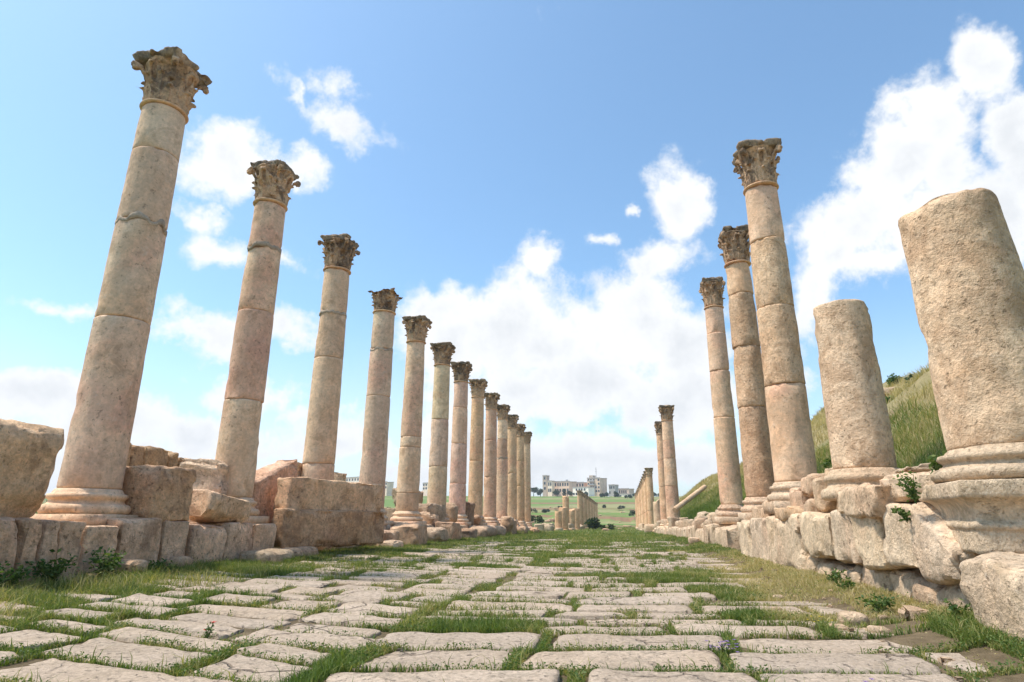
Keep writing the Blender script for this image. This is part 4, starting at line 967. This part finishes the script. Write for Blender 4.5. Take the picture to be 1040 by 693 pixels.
P_ = at_x(941, 368, 12.2); field_bush(12.2, P_[1], .9, .8, "small dark shrub on the skyline of the bank beside the thick broken column", None, 801)
P_ = at_x(905, 415, 10.0); field_bush(10.0, P_[1], .9, .6, "grey green shrub on the bank between the two broken columns", None, 802, M_weed)
for k in range(26):
    y = rc.uniform(7, 34); x = rc.uniform(4.2, 12.5); s_ = rc.uniform(.15, .55)
    stone('bank_stone', x, y, gz(x, y)-.05, s_, s_*1.3, s_*rc.uniform(.5, .8), M_pale, "weathered stone half buried in the grass of the bank on the right", 'stone', 'stones on the grassy bank', rz=rc.uniform(0, 3), r=.06, amp=.06, color=(.85, .8, .72))
for k in range(16):
    y = rc.uniform(8, 40); x = rc.uniform(5, 13)
    field_bush(x, y, rc.uniform(.2, .5), rc.uniform(.25, .5), "small tuft of scrub growing on the grassy bank on the right", 'scrub on the grassy bank', 830+k, M_weed)
rg = np.random.RandomState(4)
def blades(P, h, wd, rg, tint, bend=.5, tuft=.0):
    n = len(P); a_ = rg.uniform(0, 2*np.pi, n); ux, uy = np.cos(a_), np.sin(a_); b_ = rg.uniform(0, 2*np.pi, n)
    h = h*rg.uniform(.45, 1.25, n); bd = h*bend*rg.uniform(.1, 1.2, n); bx, by = np.cos(b_)*bd, np.sin(b_)*bd
    wd = wd*rg.uniform(.6, 1.3, n)
    U = np.stack([ux, uy, 0*ux], -1)*wd[:, None]/2
    m = P+np.stack([bx*.3, by*.3, h*.55], -1); t = P+np.stack([bx, by, h*(1-.25*bend)], -1)
    V = np.stack([P-U, P+U, m+U*.75, m-U*.75, t], 1).reshape(-1, 3); i = np.arange(n)*5
    tn = np.repeat(np.clip(tint, 0, 1), 5)
    return [(V, np.stack([i, i+1, i+2, i+3], -1), tn), (np.zeros((0, 3)), np.zeros((0, 3), int), np.zeros(0))], np.stack([i+3, i+2, i+4], -1)
def blade_mesh(name, sets, mat):
    parts = []; b = 0
    for (pl, tri) in sets:
        V, F, t = pl[0]; parts.append((V, F, t)); parts.append((np.zeros((0, 3)), tri-len(V), np.zeros(0)))
    return soup(name, parts, mat)
# --- joints of the paving
free = ~cov
ixs, iys = np.where(free); fx = CX0+(ixs+.5)*CELL; fy = CY0+(iys+.5)*CELL
cl = fbm(xy0(fx, fy), .8, 4, 31); cl2 = fbm(xy0(fx, fy), 3.5, 3, 33)
# how open the spot is: joints are narrow, missing slabs are wide
wgt = sstep(-.46, .02, cl+cl2*.45)
edge = sstep(-4.0, -4.9, fx)
dirt = sstep(.9, 1.5, fx)*sstep(4.4, 5.2, fy)*(1-sstep(11, 15, fy))
wgt = np.clip(wgt+edge*.6, 0, 1)*(1-.62*dirt)*(fx < 2.3)*(fx > -5.9)
lod = np.clip(9.0/np.maximum(fy, 3.0), .12, 1.8)
sets = []; weedpts = []
def sample(dens_m2):
    lam = wgt*dens_m2*lod**1.35*CELL*CELL; k = rg.poisson(lam); idx = np.repeat(np.arange(len(fx)), k)
    x = fx[idx]+rg.uniform(-.5, .5, len(idx))*CELL; y = fy[idx]+rg.uniform(-.5, .5, len(idx))*CELL
    return idx, x, y
idx, x, y = sample(9500)
P = np.stack([x, y, ground_z(x, y)-.005], -1); sc = np.maximum(1, y/8)
tn = .58+cl2[idx]*.35+rg.normal(0, .15, len(idx))+.50*dirt[idx]+.10*(cl[idx] < 0)
hh = (1-.45*dirt[idx])*(.05+.07*np.clip(cl[idx]+.1, 0, 1)+.06*(rg.uniform(0, 1, len(idx)) > .93)+.02*edge[idx])*(1-.2*(y < 4))
sets.append(blades(P, hh, .0055*sc**.9, rg, tn, .8))
idx, x, y = sample(6500)
keep = (cl2[idx] > -.15) & (rg.uniform(0, 1, len(idx)) > dirt[idx]*.85); idx, x, y = idx[keep], x[keep], y[keep]
P = np.stack([x, y, ground_z(x, y)+rg.uniform(.002, .05, len(x))], -1)
sc = np.maximum(1, y/8)
v_, f_, t_ = leaves(P, 1.0, rg, .1, .9, .45)
ctr = np.repeat(P, 4, 0); v_ = ctr+(v_-ctr)*np.repeat(.0145*sc**.8, 4)[:, None]; t_ = np.clip(t_+np.repeat(cl2[idx]*.3, 4), 0, 1)
tag(link('joint_weeds', soup('joint_weeds', [(v_, f_, t_)], M_weed), None), "low broad leaved weeds filling the joints between the paving slabs", 'weeds', kind='stuff')
print('joint blades', len(sets[0][1]), 'weeds', len(P))
# --- verges
def area(n, x0, x1, y0, y1, h, wd, tint, bend=.6, power=1.0, thr=None, nf=.7, zoff=-.01, ns=40):
    x = rg.uniform(x0, x1, n); y = y0+(y1-y0)*rg.uniform(0, 1, n)**power
    q = fbm(xy0(x, y), nf, 4, ns)
    if thr is not None:
        k = q+rg.normal(0, .08, n) > thr; x, y, q = x[k], y[k], q[k]
    P = np.stack([x, y, ground_z(x, y)+zoff], -1); sc = np.maximum(1, np.hypot(x, y)/9)
    return blades(P, h*(.7+.6*np.clip(q+.4, 0, 1))*np.minimum(sc**.25, 1.6), wd*sc**.95, rg, tint+q*.45+rg.normal(0, .13, len(x)), bend)
sets.append(area(22000, -5.85, -4.7, 4.5, 16, .06, .006, .54, .9, 1.4, -.10, 1.1))
sets.append(area(5000, -5.6, -4.2, 3.6, 8, .17, .006, .66, .9, 1.2, .06, 1.6))
sets.append(area(9000, 1.3, 2.25, 4.6, 16, .06, .006, .92, .95, 1.3, -.02, 1.3))
sets.append(area(9000, 1.0, 2.2, 6.5, 18, .075, .006, .88, .95, 1.1, -.02, 1.3))
sets.append(area(26000, -5.4, 2.3, 15, 50, .11, .007, .52, .8, 1.2, -.12))
sets.append(area(16000, -10, 8, 45, 150, .12, .008, .60, .7, 1.3, -.1))
sets.append(area(12000, -14, -7.3, 7, 45, .26, .007, .5, .7, 1.2, -.2))
sets.append(area(6000, -6.4, -5.6, 15.5, 46, .18, .007, .5, .7, 1.0, -.1))
sets.append(area(2600, 1.0, 2.25, 3.6, 12, .03, .012, 1.0, 2.5, 1.2, None))
tag(link('grass', blade_mesh('grass', sets, M_grass), None), "green and straw coloured grass along the road edges and in the paving", 'grass', kind='stuff')
hs = [area(60000, 3.25, 7.0, 4.5, 60, .28, .008, .57, .7, 1.7, None, .5), area(10000, 3.2, 4.2, 5, 40, .36, .009, .35, .6, 1.4, None)]
tag(link('bank_grass', blade_mesh('bank_grass', hs, M_grass), None), "lush green grass on the lower part of the bank behind the right columns", 'grass', kind='stuff')
hd = [area(140000, 4.8, 15, 7, 110, .26, .008, .60, .7, 2.0, -.3, .5)]
tag(link('dry_bank_grass', blade_mesh('dry_bank_grass', hd, M_dry), None), "dry yellow grass on the upper part of the bank behind the right columns", 'grass', kind='stuff')

# --- single plants
def plant(x, y, z, h, spread, n, size, label, mat, seed, name='leafy_plant', cat='plant', group=None, lean=(0, 0), flower=None, nf=0):
    r = np.random.RandomState(seed); root = empty(name, (x, y, z)); tag(root, label, cat, group)
    sb = MB(); pts = []; tips = []
    ns = max(4, n//22)
    for i in range(ns):
        a_ = r.uniform(0, 2*np.pi); sp = spread*r.uniform(.2, 1); hh = h*r.uniform(.6, 1.05)
        tip = np.array([math.cos(a_)*sp+lean[0]*hh, math.sin(a_)*sp+lean[1]*hh, hh]); prev = np.zeros(3)
        for q in range(1, 6):
            t = q/5; p = tip*t+np.array([0, 0, h*.12*math.sin(t*math.pi)])
            w_ = .004*(1-.5*t); sb.add([prev+(w_, 0, 0), prev+(-w_*.5, w_, 0), prev+(-w_*.5, -w_, 0), p+(w_, 0, 0), p+(-w_*.5, w_, 0), p+(-w_*.5, -w_, 0)], [(0, 1, 4, 3), (1, 2, 5, 4), (2, 0, 3, 5)]); prev = p
        tips.append(tip)
        for q in range(n//ns): t = r.uniform(.15, 1.05); pts.append(tip*t+np.array([0, 0, h*.12*math.sin(min(t, 1)*math.pi)])+r.normal(0, spread*.12, 3))
    P = np.array(pts); P[:, 2] = np.maximum(P[:, 2], .005)
    link('stems', sb.mesh('stems'), M_stem, root)
    link('leaves', soup('leaves', [leaves(P, size, r, 0, 1, .6)], mat), None, root)
    if flower is not None:
        for i in range(nf):
            tp = tips[i % len(tips)]+r.normal(0, spread*.2, 3)*(i >= len(tips)); fm = MB()
            for k in range(6):
                a_ = k*math.pi/3; c_, s_ = math.cos(a_), math.sin(a_); q = size*.9
                fm.add([(tp[0], tp[1], tp[2]), (tp[0]+q*.6*c_-q*.3*s_, tp[1]+q*.6*s_+q*.3*c_, tp[2]+q*.25), (tp[0]+q*c_, tp[1]+q*s_, tp[2]+q*.4), (tp[0]+q*.6*c_+q*.3*s_, tp[1]+q*.6*s_-q*.3*c_, tp[2]+q*.25)], [(0, 1, 2, 3)])
            link('flower', fm.mesh('flower'), flower, root)
    return root
def gp(px, py, X=None, z=0.0):
    if X is not None: return at_x(px, py, X)
    d = ray(px, py); return np.array([0, 0, EYE])+d*((z-EYE)/d[2])
for (px, py, X, h, s_, n, lab) in ((50, 596, -5.62, .28, .22, 420, "dark leafy plant at the foot of the left kerb below the boulder"), (106, 590, -5.6, .30, .22, 420, "dark leafy plant at the kerb under the nearest left column"), (6, 602, -5.55, .22, .2, 300, "dark leafy plant at the extreme left of the kerb"), (160, 584, -5.6, .16, .22, 240, "low leafy plant under the large rectangular block")):
    P = gp(px, py, X); plant(P[0], P[1], gz(P[0], P[1])-.01, h, s_, n, .05, lab, M_weed, int(px)+3, group='leafy plants at the left kerb')
for (px, py, X, h, s_, n, lab, ln) in ((930, 508, 2.2, .22, .10, 200, "green plant growing in the joint beside the moulded pedestal", (-.35, 0)), (921, 527, 2.2, .13, .07, 110, "small plant hanging in the joint of the right wall below the larger one", (-.4, 0)), (951, 476, 2.35, .12, .1, 120, "plant sprouting on top of the right wall beside the thick column's pedestal", (-.2, 0)),
                                ):
    P = gp(px, py, X); plant(P[0], P[1], P[2]-.03, h, s_, n, .035, lab, M_weed, int(px), lean=ln, group='plants growing on the right wall')
for (px, py, h, s_, n, lab) in ((934, 598, .14, .1, 140, "green weed under the tapering block of the right wall"), (860, 602, .12, .12, 120, "green weed at the foot of the right wall's footing stones"), (895, 622, .13, .16, 220, "spreading weed on the dirt in front of the right footing stones"), (978, 640, .12, .08, 100, "bright green weed at the foot of the big pedestal block")):
    P = gp(px, py+4); X_ = min(P[0], 2.15); plant(X_, P[1], gz(X_, P[1])-.01, h, s_, n, .035, lab, M_weed, int(px)+9, group='weeds at the foot of the right wall')
def joint_near(P):
    i0, j0 = int((P[0]-CX0)/CELL), int((P[1]-CY0)/CELL); best = None
    for a_ in range(-40, 41):
        for b_ in range(-40, 41):
            i_, j_ = i0+a_, j0+b_
            if 2 <= i_ < cov.shape[0]-2 and 2 <= j_ < cov.shape[1]-2 and not cov[i_-1:i_+2, j_-1:j_+2].any():
                d_ = a_*a_+b_*b_
                if best is None or d_ < best[0]: best = (d_, i_, j_)
    return (CX0+(best[1]+.5)*CELL, CY0+(best[2]+.5)*CELL) if best else (P[0], P[1])
P = joint_near(gp(118, 660)); plant(P[0], P[1], -.03, .10, .05, 40, .022, "single red poppy flower in the grass between the paving slabs at lower left", M_weed, 71, 'poppy', 'flower', flower=M_red, nf=2)
P = joint_near(gp(718, 660)); plant(P[0], P[1], -.03, .08, .10, 120, .014, "patch of tiny purple flowers at a paving joint right of centre", M_weed, 72, 'purple_flowers', 'flowers', flower=M_purple, nf=26)
P = joint_near(gp(756, 692)); plant(P[0], P[1], -.03, .08, .10, 120, .014, "patch of tiny purple flowers at the bottom edge of the picture", M_weed, 73, 'purple_flowers', 'flowers', flower=M_purple, nf=26)
P = joint_near(gp(833, 633)); plant(P[0], P[1], -.03, .08, .12, 110, .012, "weed with a few tiny yellow flowers right of the paving", M_weed, 74, 'yellow_flowers', 'flowers', flower=M_yel, nf=8)

# ------------------------------------------------------------------ air
hm, ht = new_mat('thin_haze')
vp = ht.n('ShaderNodeVolumePrincipled', {'Color': (.86, .91, 1.0, 1), 'Density': .00035, 'Anisotropy': .25})
ht.n('ShaderNodeOutputMaterial', {1: vp.outputs[0]})
m = MB(); m.box(-1900, 1900, -120, 3300, -6, 60)
tag(link('haze', m.mesh('haze'), hm), kind='stuff')
